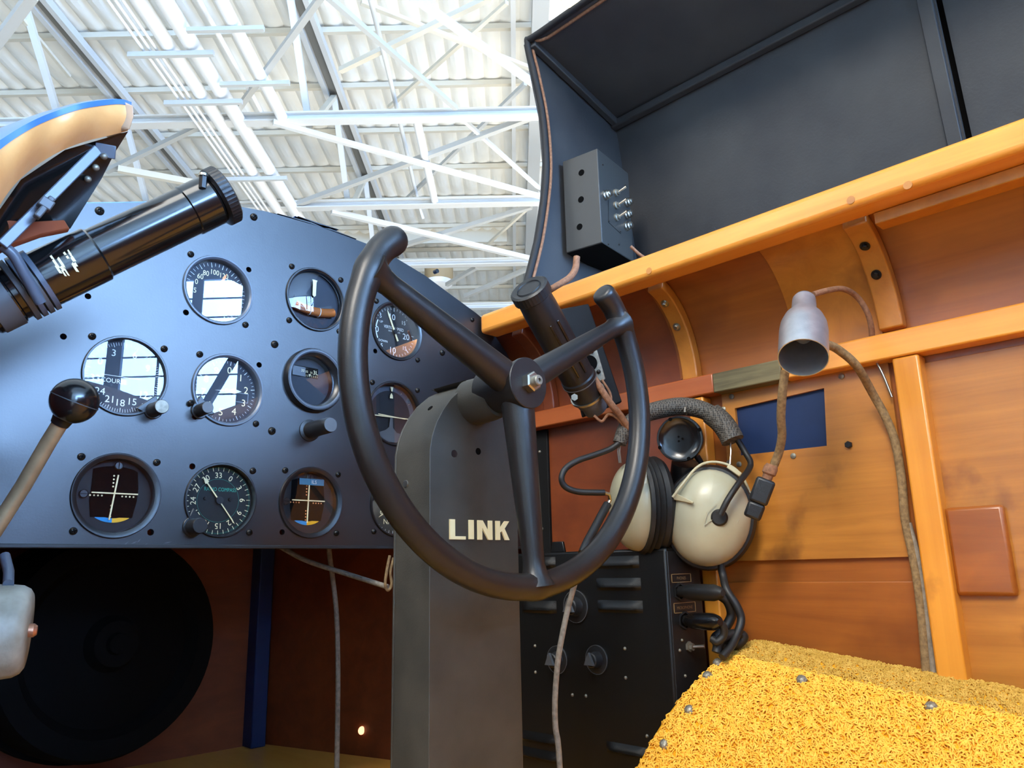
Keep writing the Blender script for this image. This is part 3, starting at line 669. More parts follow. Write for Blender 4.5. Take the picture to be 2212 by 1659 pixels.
# ------------------------------------------------------------------ footwell, nose, deck
struct('wall_aft_right', MB().prism([V3(.768, -.42, .36), V3(.768, -1.9, .36), V3(.768, -1.9, .72), V3(.768, -1.3, .69), V3(.768, -1.0, .61), V3(.768, -.55, .475), V3(.768, -.42, .38)], (.02, 0, 0)), 'wood_wall')
struct('floor_cockpit', MB().bx(.06, .878, -.6, 1.62, -.285, -.275), 'wood_floor')
struct('wall_front', MB().bx(.0, .95, 1.62, 1.63, -.4, .6), 'wood_bulkhead')
struct('wall_front_left', MB().bx(.04, .065, .47, 1.62, -.4, .26), 'wood_bulkhead')
struct('wall_left_sill', MB().bx(.04, .065, -.8, .47, -.4, -.08), 'wood_wall')
struct('wall_seat_back', MB().bx(.065, .878, -.62, -.6, -.4, .36), 'wood_wall')
nose = [(.476+(x-.476)*.99, z-.003) for x, z in outline]
m = MB(); A = [V3(x, PY+.008, z) for x, z in nose[1:]]; B = [V3(.476+(x-.476)*1.0, 1.62, z) for x, z in nose[1:]]
C_ = [p+V3((p[0]-.476)*.02, 0, .006) for p in A]; D_ = [p+V3((p[0]-.476)*.02, 0, .006) for p in B]
m.grid([A, B]); m.grid([C_, D_]); m.grid([A, C_]); m.grid([B, D_])
struct('wall_nose_top', m, 'blue_paint')
# lower bulkhead of the left half of the footwell, with its vertical edge
a = onY(540, 1400, 1.30)
struct('wall_front_step', MB().bx(.06, a[0], 1.30, 1.33, -.275, .3), 'wood_bulkhead')
tag(MB().bx(a[0]-.004, a[0]+.022, 1.27, 1.335, -.275, .28).build('bulkhead_edge_strip', 'blue_sheet', None, bevel=.002), 'dark blue vertical strip on the step edge in the dark footwell', 'trim strip')
q1_ = onZ(560, 1606, -.275); q2_ = onZ(840, 1641, -.275); q0_ = V3(a[0]+.02, 1.31, -.275); dq = (q2_-q1_); q3_ = q2_+dq*.6
oq = np.cross(dq/np.linalg.norm(dq), ZU)*-.01
struct('wall_front_oblique', MB().prism([q1_-dq*.03, q3_, q3_+oq, q1_-dq*.03+oq], (0, 0, .62)), 'wood_bulkhead')
# big dark round drum
c = at(215, 1390, 1.02)
t = thing('round_drum', 'large dark round drum in the shadow under the instrument panel', 'drum', c)
ax = V3(.12, -1, 0.03)
r = 1.02*232/F
MB().lathe([(0, .05), (r*.2, .05), (r*.25, .035), (r*.72, .03), (r*.8, .045), (r*.96, .045), (r, .03), (r, -.06), (0, -.06)], c, ax, 64).build('drum_body', 'dark_disc', t, smooth=50)
MB().lathe([(r*1.0, -.05), (r*1.04, -.05), (r*1.04, -.02), (r, -.02)], c, ax, 64, close=True).build('rim_band', 'dark_disc', t)
MB().lathe([(0, .05), (.014, .05), (.012, .056), (0, .056)], c, ax, 24).build('hub', 'dark_disc', t)
# glowing bead added in place of light through a hole in the bulkhead
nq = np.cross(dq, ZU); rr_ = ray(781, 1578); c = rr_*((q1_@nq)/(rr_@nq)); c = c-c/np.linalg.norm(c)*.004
t = tag(MB().sphere(c, .0062, (0, 1, 0), 16, 8, (1, .4)).build('hole_glow', 'spot_glow'), 'tiny glowing pale orange spot for light through a hole low in the dark footwell', 'light')

# cords below the panel
def cord(name, pts, r, mat, label, cat='cord', n=8, seg=10):
    return tag(MB().tube(smoothpath(pts, n), r, seg).build(name, mat, smooth=70), label, cat)
cord('hanging_string', [onY(x, y, 1.0) for x, y in ((708, 1150), (712, 1200), (720, 1260), (727, 1330), (730, 1450), (729, 1560), (727, 1700))], .0036, 'cord_grey', 'grey cord hanging straight down below the instrument panel')
cord('slanting_cord', [onY(600, 1178, .98), onY(660, 1210, .95), onY(750, 1240, .9), onY(838, 1268, .84)], .0033, 'cord_grey', 'grey cord slanting from the panel edge down to the column')
t = cord('string_knot', [onY(x, y, .80) for x, y in ((842, 1200), (836, 1230), (832, 1262), (838, 1275), (846, 1262), (843, 1235), (850, 1205))], .0018, 'cord_tan', 'thin looped string tied where the slanting cord meets the column')
# ================================================================== open hood
HY0, HY1 = -.30, .74
fp = [(1128, 632), (1140, 600), (1160, 520), (1174, 430), (1179, 350), (1171, 250), (1153, 160), (1139, 92)]
FP = [onY(x, y, HY1) for x, y in fp]
K = onY(1330, 270, HY1); SB = V3(1.058, HY1, .384); FP[0][2] = .384
hood = thing('open_hood', 'open black hood standing along the cockpit edge behind the wooden coaming rail', 'hood', (.9, .3, .36))
MB().prism(FP+[K, SB], (0, .008, 0)).build('front_panel', 'hood_black', hood)
n = np.cross(K-SB, V3(0, 1, 0)); n /= np.linalg.norm(n); n = n if n[0] > 0 else -n
yb0, yb1, ysl = onX(2054, 300, 1.054)[1], onX(2088, 300, 1.054)[1], onX(2103, 300, 1.054)[1]
ys = yb1-.002
MB().prism([SB, K, K+n*.006, SB+n*.006], (0, ys-HY1, 0)).build('side_panel', 'hood_black', hood)
E = FP[-1]; nt_ = V3(-(K-E)[2], 0, (K-E)[0]); nt_ /= np.linalg.norm(nt_); nt_ = nt_ if nt_[2] > 0 else -nt_
MB().prism([E, K, K+nt_*.006, E+nt_*.006], (0, HY0-HY1, 0)).build('top_panel', 'hood_black', hood)
# second section beyond the slit
MB().prism([p+V3(0, ysl-HY1, 0) for p in (SB+n*.012, K+n*.012, K+n*.018, SB+n*.018)], (0, HY0-ysl, 0)).build('aft_side_panel', 'hood_black', hood)
nn = -n
q0, q1 = SB+(K-SB)*.02, SB+(K-SB)*.985
for nm, ya, yb, th in (('frame_batten', yb1, yb0, .008), ('slit_shade', ysl-.03, yb0+.02, -.02)):  # the strip behind the slit is black to paint the shade in the gap
    m = MB(); pts = [q0+nn*th, q1+nn*th, q1+nn*min(0, th*.9), q0+nn*min(0, th*.9)]; m.prism([V3(p[0], ya, p[2]) for p in pts], (0, yb-ya, 0)); m.build(nm, 'hood_black' if th > 0 else 'hole_black', hood, bevel=.0012 if th > 0 else 0)
# battens in the corners
m = MB(); m.bar(E*1.0+V3(.004, -.008, -.004), K+V3(-.004, -.008, -.006), .012, .012, (0, 1, 0)); m.build('corner_batten', 'hood_black', hood, bevel=.002)
m = MB(); m.bar(K+V3(-.008, 0, -.006), V3(K[0]-.008, HY0, K[2]-.006), .014, .014); m.build('corner_batten', 'hood_black', hood, bevel=.002)
# welt along the free edge
MB().tube(smoothpath([p+V3(0, -.001, 0) for p in FP]+[E+V3(0, -.03, .002), E+V3(0, -.3, .002), E+V3(0, -1.0, .002)], 6), .0055, 10).build('edge_welt', 'hood_edge', hood, smooth=70)
MB().tube(smoothpath([p+V3(.0065, -.005, 0) for p in FP[1:]]+[E+V3(.008, -.03, -.006), E+V3(.012, -.1, -.004), E+V3(.008, -.6, -.006)], 6), .0026, 8).build('edge_cord', 'cord_brown', hood, smooth=70)
# switch box on the front panel
def basis(az): return [V3(math.cos(az), math.sin(az), 0), V3(-math.sin(az), math.cos(az), 0), ZU]
Bz = basis(math.radians(9))
yf = .668
cA = onY(1290, 320, yf); cB = onY(1288, 518, yf); hgt = cA[2]-cB[2]
def ptl(px, py, o, d): # point on the vertical plane through o along d, under a pixel
    nrm = np.cross(d, ZU); r = ray(px, py); return r*((o@nrm)/(r@nrm))
wid = abs((ptl(1362, 450, cA, Bz[0])-cA)@Bz[0]); dep = abs((ptl(1219, 450, cA, Bz[1])-cA)@Bz[1])
bc = cA+Bz[0]*wid/2+Bz[1]*dep/2-ZU*hgt/2
sb = thing('switch_box', 'black metal switch box with toggles mounted inside the open hood', 'switch box', bc)
MB().box(bc, (wid, dep, hgt), Bz).build('case', 'box_black', sb, bevel=.0015)
for px in ((1256, 373), (1255, 431), (1252, 490)):
    c = ptl(*px, cA, Bz[1]); MB().lathe([(0, -.0004), (.0052, -.0004), (.0052, .001), (0, .001)], c, Bz[0], 20).build('side_hole', 'hole_black', sb)
MB().box(bc-ZU*(hgt/2+.0003), (wid*.97, dep*.97, .0008), Bz).build('open_underside', 'hole_black', sb, smooth=0)
fr_ = lambda x, y: ptl(x, y, cA, Bz[0])
for px in ((1306, 422), (1352, 438), (1352, 464), (1352, 489)):
    c = fr_(*px); k = MB().lathe([(0, 0), (.0078, 0), (.0078, -.003), (.0062, -.004), (.0066, -.007), (.005, -.0085), (.005, -.011), (.0035, -.012), (0, -.012)], c, Bz[1], 24).build('push_button', 'steel', sb)
for px in ((1329, 417), (1329, 444), (1330, 470)):
    c = fr_(*px); k = MB().lathe([(0, 0), (.006, 0), (.006, -.003), (.004, -.004), (.004, -.007), (0, -.007)], c, Bz[1], 20).build('toggle_switch', 'dull_steel', sb)
    MB().tube([c-Bz[1]*.006, c-Bz[1]*.018+ZU*.006+Bz[0]*.003], [.0014, .0022], 10).build('lever', 'steel', k)
for px in ((1302, 356), (1350, 400), (1315, 478), (1340, 500), (1314, 528), (1337, 528)):
    MB().sphere(fr_(*px), .0017, (0, 0, 1), 10, 6).build('rivet', 'screw_black', sb)
m = MB(); a, b = fr_(1314, 480), fr_(1341, 505); m.bar(a, b, .0006, .0006); m.bar(fr_(1314, 425), a, .0006, .0006, (1, 0, 0)); m.build('legend_plate', 'hole_black', sb)
def pcord(par, name, pts, r, mat, n=8, seg=10): return MB().tube(smoothpath(pts, n), r, seg).build(name, mat, par, smooth=70)
def cordp(name, pts, r, mat, label, n=8, seg=10): return tag(MB().tube(smoothpath(pts, n), r, seg).build(name, mat, smooth=70), label, 'cord')
pcord(sb, 'cord', [at(1246, 555, .955), at(1243, 580, .95), at(1232, 598, .945), at(1215, 610, .94), at(1195, 622, .94), at(1180, 632, .95)], .0042, 'cord_brown')
cordp('thin_lead', [at(1362, 532, 1.06), at(1385, 552, 1.06), at(1412, 565, 1.05), at(1440, 560, 1.04)], .0022, 'cord_brown', 'thin brown lead behind the switch box dropping to the coaming rail')

# ================================================================== tube lamps (two of one kind)
def tube_lamp(name, label, capc, axis, r, L, ref, ridge=True):
    a = np.asarray(axis, float); a /= np.linalg.norm(a); c = np.asarray(capc, float)
    t = thing(name, label, 'tube lamp', c)
    e1, e2, _ = frame(a, ref); P = lambda h, u=0, w=0: c+a*h+e1*u+e2*w
    return t, P, a, e1, e2
r = .0213
cap = at(1141, 621, .862); bot = at(1287, 884, .962); ax = (bot-cap); L = np.linalg.norm(ax); ax /= L
t, P, a, e1, e2 = tube_lamp('tube_lamp', 'black tubular cockpit lamp with knurled cap beside the wheel right horn', cap, ax, r, L, -ray(1200, 700))
MB().lathe([(r*.93, .012), (r*.97, .03), (r*.97, L*.70), (r*1.03, L*.71), (r*1.03, L*.74), (r*.97, L*.745), (r*.97, L*.86), (0, L*.86)], cap, ax, 40).build('tube', 'bakelite_dull', t, smooth=30)
cp = MB(); n = 72; prof = []
e1c, e2c, _ = frame(ax); ring = []
for h, rr in ((0, .95), (.0015, 1.06), (.0125, 1.06), (.014, .98)):
    ring.append([cap+ax*h+(r*rr*(1+(.018 if k % 2 else 0)*(1 if rr > 1 else 0)))*(math.cos(2*PI*k/n)*e1c+math.sin(2*PI*k/n)*e2c) for k in range(n+1)])
cp.grid(ring); cp.lathe([(0, .0012), (r*.62, .0012), (r*.66, 0), (r*.7, .0012), (r*.95, 0)], cap, ax, 48); cp.build('cap', 'bakelite_dull', t, smooth=25)
for off in (-.55, -.05):
    m = MB(); b0 = cap+ax*.045+(e1*math.cos(off)+e2*math.sin(off))*r*.97; m.bar(b0, b0+ax*.08, .003, .003, e1*math.cos(off)+e2*math.sin(off)); m.build('ridge', 'bakelite', t, bevel=.0008)
MB().lathe([(r*.99, L*.735), (r*1.05, L*.735), (r*1.05, L*.742), (r*.99, L*.742)], cap, ax, 40, close=True).build('joint_ring', 'grip_grey', t)
MB().lathe([(r*.98, L*.86), (r*1.05, L*.86), (r*1.05, L*.875), (r*.98, L*.875)], cap, ax, 40, close=True).build('clamp_band', 'steel', t)
MB().lathe([(r*.97, L*.86), (r*.97, L*.89), (r*.86, L*.9), (r*.86, L*.925), (r*.72, L*.93), (r*.7, L*1.0), (0, L*1.0)], cap, ax, 40).build('socket', 'grip_grey', t)
s = at(1241, 858, .90); MB().cyl(s, s-ray(1241, 858)*.006, .0042, 6).build('clamp_screw', 'steel', t)
# backing plate and socket plate
pl = [at(1205, 668, 1.0), at(1272, 655, 1.02), at(1345, 868, .985), at(1262, 900, .965)]
nrm = np.cross(pl[1]-pl[0], pl[3]-pl[0]); nrm /= np.linalg.norm(nrm); nrm = nrm if nrm@ray(1270, 780) > 0 else -nrm
tag(MB().prism(pl, nrm*.008).build('lamp_backplate', 'plate_black', None, bevel=.002), 'black slanted mounting plate behind the tube lamp by the coaming', 'mounting plate')
sp = [at(x, y, .965) for x, y in ((1250, 752), (1280, 748), (1290, 757), (1308, 818), (1300, 826), (1268, 800))]
so = thing('socket_plate', 'small grey socket plate with round black hole behind the wheel spoke', 'socket', sp[0])
MB().prism(sp, ray(1280, 790)*.006).build('plate', 'dull_steel', so, bevel=.0008)
c = at(1272, 785, .9645); MB().lathe([(0, 0), (.0105, 0), (.0105, .002), (0, .002)], c, ray(1272, 785), 28).build('hole', 'hole_black', so)
for px in ((1278, 759), (1293, 803)): MB().sphere(at(*px, .964), .003, ray(*px), 12, 6).build('rivet', 'screw_black', so)
cordp('brown_lamp_cord', [at(1262, 788, .935), at(1285, 820, .93), at(1318, 870, .93), at(1345, 905, .94), at(1375, 960, .95), at(1390, 1010, .96)], .0042, 'cord_brown', 'thick brown cord running from the tube lamp down behind the wheel rim')
cordp('thin_brown_wire', [at(1283, 898, .94), at(1300, 910, .94), at(1315, 895, .94), at(1335, 905, .94), at(1350, 925, .945)], .0018, 'cord_brown', 'thin wavy brown wire at the foot of the tube lamp')
cordp('thin_brown_wire', [at(1300, 820, .955), at(1318, 850, .955), at(1322, 880, .955), at(1340, 915, .955)], .0016, 'cord_brown', 'thin brown wire hanging from the grey socket plate')

# ================================================================== shade lamp
top = at(1737, 642, .815); mo = at(1735, 773, .744); ax = mo-top
tgt = -ray(1735, 772); ax = V3(*ax); L = np.linalg.norm(ax)
ax /= L; r = .0234
sl = thing('shade_lamp', 'silver bottle shaped shade lamp with open mouth on the wooden wall', 'lamp', top)
rot = []
MB().lathe([(.0118, .006), (.0125, .026), (.015, .032), (.0195, .040), (.0224, .050), (r, .060), (r, L), (r*.965, L), (r*.955, .062), (.019, .048), (.010, .036), (0, .034)], top, ax, 48).build('shade', 'aluminium', sl, smooth=40)
MB().lathe([(0, 0), (.0085, 0), (.0105, .003), (.0105, .006), (.0118, .007), (.0118, .014), (.0108, .015), (.0118, .017), (.0122, .028), (0, .028)], top, ax, 32).build('neck_cap', 'grip_grey', sl, smooth=40)
MB().lathe([(0, .03), (.008, .035), (.012, .05), (.012, .062), (.006, .072), (0, .074)], top, ax, 24).build('bulb', 'aluminium_inside', sl, smooth=70)
pcord(sl, 'stem', [at(1757, 636, .822), at(1785, 628, .83), at(1820, 624, .84), at(1850, 640, .85), at(1872, 672, .85), at(1882, 705, .852), onX(1884, 735, .865)], .0032, 'cord_brown')
cordp('cloth_cord', [at(1696, 800, .80), at(1690, 850, .80), at(1687, 900, .81), at(1689, 940, .82), at(1683, 975, .83), at(1672, 1005, .835)], .0046, 'cord_tan', 'tan cloth cord hanging from the shade lamp across the blue opening')
cordp('cloth_cord', [at(1782, 742, .80), at(1810, 755, .81), at(1850, 790, .815), onX(1885, 850, .85), onX(1915, 905, .862), onX(1935, 960, .866), onX(1948, 1040, .867), onX(1955, 1120, .868), onX(1972, 1200, .868), onX(1984, 1270, .868), onX(1994, 1360, .868), onX(2002, 1460, .868)], .0046, 'cord_tan', 'long tan cord curving from the shade lamp down along the upright post')
cordp('grey_cable', [onX(1962, 1130, .869), onX(1984, 1210, .869), onX(1998, 1290, .869), onX(2008, 1380, .869), onX(2018, 1460, .869)], .0034, 'cord_grey', 'thinner greyish cord running down beside the upright post')
cordp('stiff_wire', [onX(1893, 780, .866), onX(1910, 815, .866), onX(1927, 858, .866)], .0014, 'steel', 'short stiff steel wire under the rail left of the upright post')
# inline connector
a, b = at(1668, 1004, .832), at(1624, 1118, .832); ax = (b-a)/np.linalg.norm(b-a); L = np.linalg.norm(b-a)
ic = thing('inline_connector', 'rusty dark inline plug hanging at the end of the tan cord', 'plug', a)
MB().lathe([(0, 0), (.006, 0), (.0075, .004), (.0075, .01), (.0055, .012), (.0055, .018), (0, .018)], a, ax, 20).build('cord_clamp', 'cord_brown', ic)
e1_, e2_, _ = frame(ax, -ray(1650, 1060))
MB().box(a+ax*(.016+(L-.016)*.32), ((L-.016)*.62, .0205, .016), (ax, e2_, e1_)).build('plug_body', 'radio_grey', ic, bevel=.003)
MB().box(a+ax*(.016+(L-.016)*.82), ((L-.016)*.4, .0185, .014), (ax, e2_, e1_)).build('socket_body', 'bakelite_dull', ic, bevel=.003)
# ================================================================== headset
hs = thing('headset', 'ivory headset with braided band hanging on the cockpit wall behind the wheel', 'headphones', at(1440, 900, .95))
D_ = .915
c = at(1530, 1118, D_); rx = 88*D_/F; rz = 104*D_/F
e_r, e_d, e_v = RM[:, 0], -RM[:, 1], RM[:, 2]        # local frame of the cup: it faces the seat
fa = -ray(1530, 1118)/np.linalg.norm(ray(1530, 1118)); fa = fa+V3(-.1, 0, -.02); fa /= np.linalg.norm(fa)
up_ = V3(0, 0, 1)-fa*fa[2]; up_ /= np.linalg.norm(up_); rt_ = np.cross(up_, fa)
tilt = math.radians(-14); up2 = up_*math.cos(tilt)+rt_*math.sin(tilt)*-1; rt2 = np.cross(up2, fa)
def cup(c, fa, u, r, rx, rz, h, parent, nm='earcup'):
    G = []
    for i in range(13):
        t = i/12*PI/2; s = math.sin(t)**.8; hh = h*math.cos(t)
        G.append([c+fa*hh+u*rz*s*math.cos(2*PI*k/40)+r*rx*s*math.sin(2*PI*k/40) for k in range(41)])
    G.append([c-fa*.006+u*rz*math.cos(2*PI*k/40)+r*rx*math.sin(2*PI*k/40) for k in range(41)])
    return MB().grid(G).build(nm, 'phone_ivory', parent, smooth=60)
def oval(c, fa, u, r, rx, rz, prof, n=40):             # prof: list of (scale, height)
    return [[c+fa*h+u*(rz+s)*math.cos(2*PI*k/n)+r*(rx+s)*math.sin(2*PI*k/n) for k in range(n+1)] for s, h in prof]
ec = cup(c, fa, up2, rt2, rx, rz, .034, hs)
MB().grid(oval(c, fa, up2, rt2, rx, rz, [(-.004, .002), (.003, .001), (.005, -.004), (.004, -.010), (.002, -.012), (.004, -.016), (.007, -.024), (.004, -.032), (-.02, -.033)])).build('ear_cushion', 'rubber_black', hs, smooth=60)
# boom socket, boom, yoke wire
k0 = at(1554, 1118, D_-.035)
MB().lathe([(0, 0), (.0096, 0), (.0096, .007), (.0075, .009), (0, .009)], k0+fa*-.006, fa, 24).build('cable_boot', 'rubber_black', ec)
cb = [at(1556, 1112, D_-.046), at(1572, 1080, D_-.045), at(1595, 1045, D_-.035), at(1617, 1015, D_-.01), at(1621, 998, D_), at(1610, 978, D_+.01), at(1596, 955, D_+.015), at(1590, 945, D_+.015)]
MB().tube(smoothpath(cb, 8), .0036, 10).build('ear_cable', 'rubber_black', hs, smooth=70)
yk = [at(1453, 1074, D_-.012), at(1475, 1045, D_-.01), at(1505, 1010, D_), at(1535, 998, D_+.005), at(1572, 1004, D_+.005), at(1600, 1025, D_), at(1620, 1065, D_-.004), at(1626, 1105, D_-.004), at(1618, 1145, D_-.006), at(1604, 1168, D_-.006)]
MB().tube(smoothpath(yk, 8), .0016, 8).build('yoke_wire', 'wire_ivory', hs, smooth=70)
m = MB(); m.bar(at(1572, 1006, D_+.002), at(1600, 1026, D_-.002), .0055, .004, e_v); m.build('yoke_clip', 'wire_ivory', hs, bevel=.001)
m = MB(); m.prism([at(1453, 1074, D_-.008), at(1461, 1066, D_-.012), at(1498, 1084, D_-.030), at(1496, 1088, D_-.030), at(1452, 1079, D_-.008)], fa*-.006); m.build('yoke_lug', 'wire_ivory', hs, bevel=.0008)
m = MB(); m.prism([at(1592, 1160, D_-.016), at(1606, 1164, D_-.008), at(1602, 1176, D_-.008), at(1588, 1174, D_-.016)], fa*-.006); m.build('yoke_lug', 'wire_ivory', hs, bevel=.0008)
MB().tube([at(1577, 952, D_+.015), at(1579, 975, D_+.01), at(1577, 1003, D_+.004)], .0012, 8).build('slider_wire', 'steel', hs)
# raised moulded outline on the cup
m = MB()
for (x0, y0), (x1, y1) in (((1527, 1105), (1547, 1087)), ((1527, 1105), (1521, 1132)), ((1521, 1134), (1543, 1120)), ((1572, 1150), (1590, 1118)), ((1578, 1158), (1596, 1122))):
    m.bar(at(x0, y0, D_-.0345), at(x1, y1, D_-.0345), .0006, .0012, fa)
m.build('moulded_marks', 'phone_ivory', ec)
# headband
hb = [at(1338, 958, .945), at(1352, 925, .95), at(1380, 900, .955), at(1420, 886, .96), at(1470, 878, .962), at(1515, 885, .955), at(1552, 905, .945), at(1575, 930, .935), at(1584, 952, .93)]
MB().tube(smoothpath(hb, 8), [.0085+.003*math.sin(PI*min(1, i/64*1.0)) for i in range(65)], 16).build('headband', 'braid_black', hs, smooth=70)
cf = [at(1536, 893, .945), at(1558, 912, .937), at(1574, 934, .93), at(1583, 952, .925)]
MB().tube(smoothpath(cf, 6), .0138, 18).build('headband_sleeve', 'braid_black', hs, smooth=60)
MB().tube([at(1480, 880, .945), at(1479, 890, .94), at(1482, 896, .945)], .0014, 8).build('hanging_hook', 'steel', hs)
# second cup, edge-on behind the wheel
c2 = at(1391, 1092, .95); f2 = -RM[:, 0]*.96-ray(1400, 1090)*.22; f2 /= np.linalg.norm(f2)
u2 = V3(0, 0, 1)-f2*f2[2]; u2 /= np.linalg.norm(u2); r2 = np.cross(u2, f2)
e2c = cup(c2+f2*.010, f2, u2, r2, .046, .055, .030, hs)
MB().grid(oval(c2, f2, u2, r2, .046, .054, [(-.02, .010), (.004, .010), (.006, .006), (.003, .004), (.0065, .001), (.003, -.002), (.007, -.006), (.004, -.009), (.007, -.014), (.004, -.020), (-.02, -.021)])).build('ear_cushion', 'rubber_black', hs, smooth=50)
m = MB(); m.prism([at(1384, 1003, .905), at(1392, 1003, .905), at(1392, 1045, .898), at(1379, 1043, .898)], f2*-.003); m.build('side_tag', 'phone_ivory', hs, bevel=.0006)
for off in (0, .004): MB().tube([at(1337+off*900, 958, .944), at(1335+off*900, 975, .942), at(1338+off*900, 1000, .94)], .0011, 8).build('slider_wire', 'steel', hs)
lc = [at(1340, 955, .942), at(1318, 970, .94), at(1280, 984, .935), at(1248, 995, .93), at(1222, 1012, .925), at(1213, 1034, .92), at(1222, 1052, .92), at(1248, 1062, .92), at(1285, 1064, .92), at(1306, 1064, .922)]
MB().tube(smoothpath(lc, 8), .0037, 10).build('ear_cable', 'rubber_black', hs, smooth=70)
MB().tube([at(1304, 1064, .922), at(1316, 1068, .925), at(1318, 1080, .927), at(1312, 1092, .925)], .0024, 10).build('cable_end', 'steel', hs)
bm_ = [at(1312, 1090, .925), at(1302, 1108, .915), at(1285, 1140, .9), at(1268, 1172, .885), at(1258, 1195, .875)]
MB().tube(smoothpath(bm_, 6), .0052, 12).build('microphone_boom', 'rubber_black', hs, smooth=70)
# main cord from right cup
pcord(hs, 'cord', [at(1556, 1215, .905), at(1562, 1245, .90), at(1570, 1275, .885), at(1592, 1310, .875), at(1601, 1340, .87), at(1590, 1375, .86), at(1578, 1398, .85), at(1560, 1420, .84)], .0046, 'rubber_black')
cordp('coiled_cord', [at(1552, 1284, .885), at(1572, 1300, .885), at(1580, 1330, .885), at(1562, 1362, .88), at(1545, 1380, .875), at(1560, 1395, .87), at(1590, 1392, .868), at(1606, 1378, .868), at(1598, 1370, .868), at(1575, 1372, .862), at(1555, 1385, .855), at(1548, 1410, .85)], .0056, 'rubber_black', 'tangled thick black cord between the radio jacks and the seat')

# ------------------------------------------------------------------ round hand microphone
c = at(1469, 948, .93); fa3 = -ray(1469, 948); fa3 = fa3/np.linalg.norm(fa3)+V3(-.2, .05, .02); fa3 /= np.linalg.norm(fa3)
mi = thing('round_microphone', 'round black bakelite mouthpiece with three tiny holes, above the ivory earcup', 'microphone', c); r = .0278
MB().lathe([(0, .000), (r*.55, .0003), (r*.8, .002), (r*.9, .0045), (r*.97, .0045), (r, .002), (r, -.006), (r*.97, -.008), (r*.97, -.022), (r*.8, -.03), (0, -.03)], c, fa3, 56).build('case', 'bakelite', mi, smooth=40)
e1_, e2_, _ = frame(fa3)
for k in range(3):
    a = 2*PI*k/3+.5; MB().lathe([(0, 0), (.0013, 0), (.0013, -.001), (0, -.001)], c+fa3*.0006+(e1_*math.cos(a)+e2_*math.sin(a))*.0030, fa3, 12).build('sound_hole', 'hole_black', mi)
for k in range(4):
    a = PI/2*k+.35; MB().lathe([(0, 0), (.0023, 0), (.0023, -.001), (0, -.001)], c+fa3*.0048+(e1_*math.cos(a)+e2_*math.sin(a))*r*.93, fa3, 12).build('rim_hole', 'hole_black', mi)
MB().tube([at(1480, 1000, .95), at(1478, 1030, .955), at(1475, 1060, .96)], [.0165, .0175, .012], 20).build('handle', 'bakelite_dull', mi, smooth=60)
MB().tube([at(1505, 985, .965), at(1520, 1010, .965), at(1522, 1040, .965)], .004, 10).build('hanger', 'bezel_black', mi, smooth=60)

# ================================================================== radio control box
XA, YA = .777, .54
q = onY(1440, 1183, YA); zt = q[2]; xr = .8455
rb = thing('radio_box', 'black louvred radio box low on the wall behind the wheel rim', 'radio', (XA+.03, .64, -.3))
MB().bx(XA, xr, YA, .834, -.275, zt).build('case', 'radio_black', rb, bevel=.003)
MB().bx(XA+.001, xr-.001, YA-.0018, YA+.001, -.27, zt-.004).build('jack_panel', 'radio_grey', rb, bevel=.0006)
pX = lambda x, y: onX(x, y, XA)
def louvre(x0, y0, x1, hpx, i):
    a, b = pX(x0, y0), pX(x1, y0); z = a[2]; h = abs(pX(x0, y0+hpx)[2]-z); G = []
    ya, yb = max(a[1], b[1]), min(a[1], b[1])
    for k in range(9):
        t = k/8*PI; s = math.sin(t)*.5+.5
        row = []
        for j in range(13):
            w = min(1, min(j, 12-j)/2.0); prot = .0055*math.sin(PI*min(1, k/6.0*.5+.0))*(w**.6) if k < 7 else .0055*(8-k)/2*(w**.6)*.6
            row.append(V3(XA-.0002-prot, ya+(yb-ya)*j/12, z-h*k/8))
        G.append(row)
    MB().grid(G).build('louvre', 'radio_black', rb, smooth=60)
for i, (x0, y0, x1, h) in enumerate(((1290, 1203, 1380, 26), (1288, 1249, 1384, 26), (1291, 1296, 1388, 26), (1132, 1205, 1200, 24), (1130, 1251, 1190, 24), (1128, 1297, 1202, 26), (1125, 1575, 1210, 22), (1310, 1600, 1400, 24), (1125, 1610, 1215, 22))): louvre(x0, y0, x1, h, i)
def dial(px, r, mat='radio_grey', ptr=True):
    c = pX(*px); k = MB().lathe([(r, -.0002), (r, .0012), (r*.93, .0018), (r*.6, .0018), (r*.55, .004), (r*.5, .012), (r*.42, .013), (0, .013)], c, (-1, 0, 0), 36).build('selector_knob', mat, rb, smooth=30)
    if ptr: MB().prism([c+V3(-.0135, y, z) for y, z in ((r*.42, -r*.3), (.0, r*.55), (-r*.42, -r*.3))], (-.004, 0, 0)).build('pointer', 'grip_grey', k)
    MB().lathe([(r*.96, .0014), (r, .0014), (r, .0024), (r*.96, .0024)], c, (-1, 0, 0), 36, close=True).build('dial_rim', 'grip_grey', k)
dial((1245, 1310), .0205); dial((1290, 1425), .0175); dial((1205, 1425), .0175)
for px in ((1350, 1401), (1352, 1464), (1156, 1395), (1157, 1452), (1237, 1501), (1266, 1503), (1398, 1590)):
    MB().sphere(pX(*px), .0022, (1, 0, 0), 12, 6).build('screw', 'dull_steel', rb)
jY = lambda x, y: onY(x, y, YA-.002)
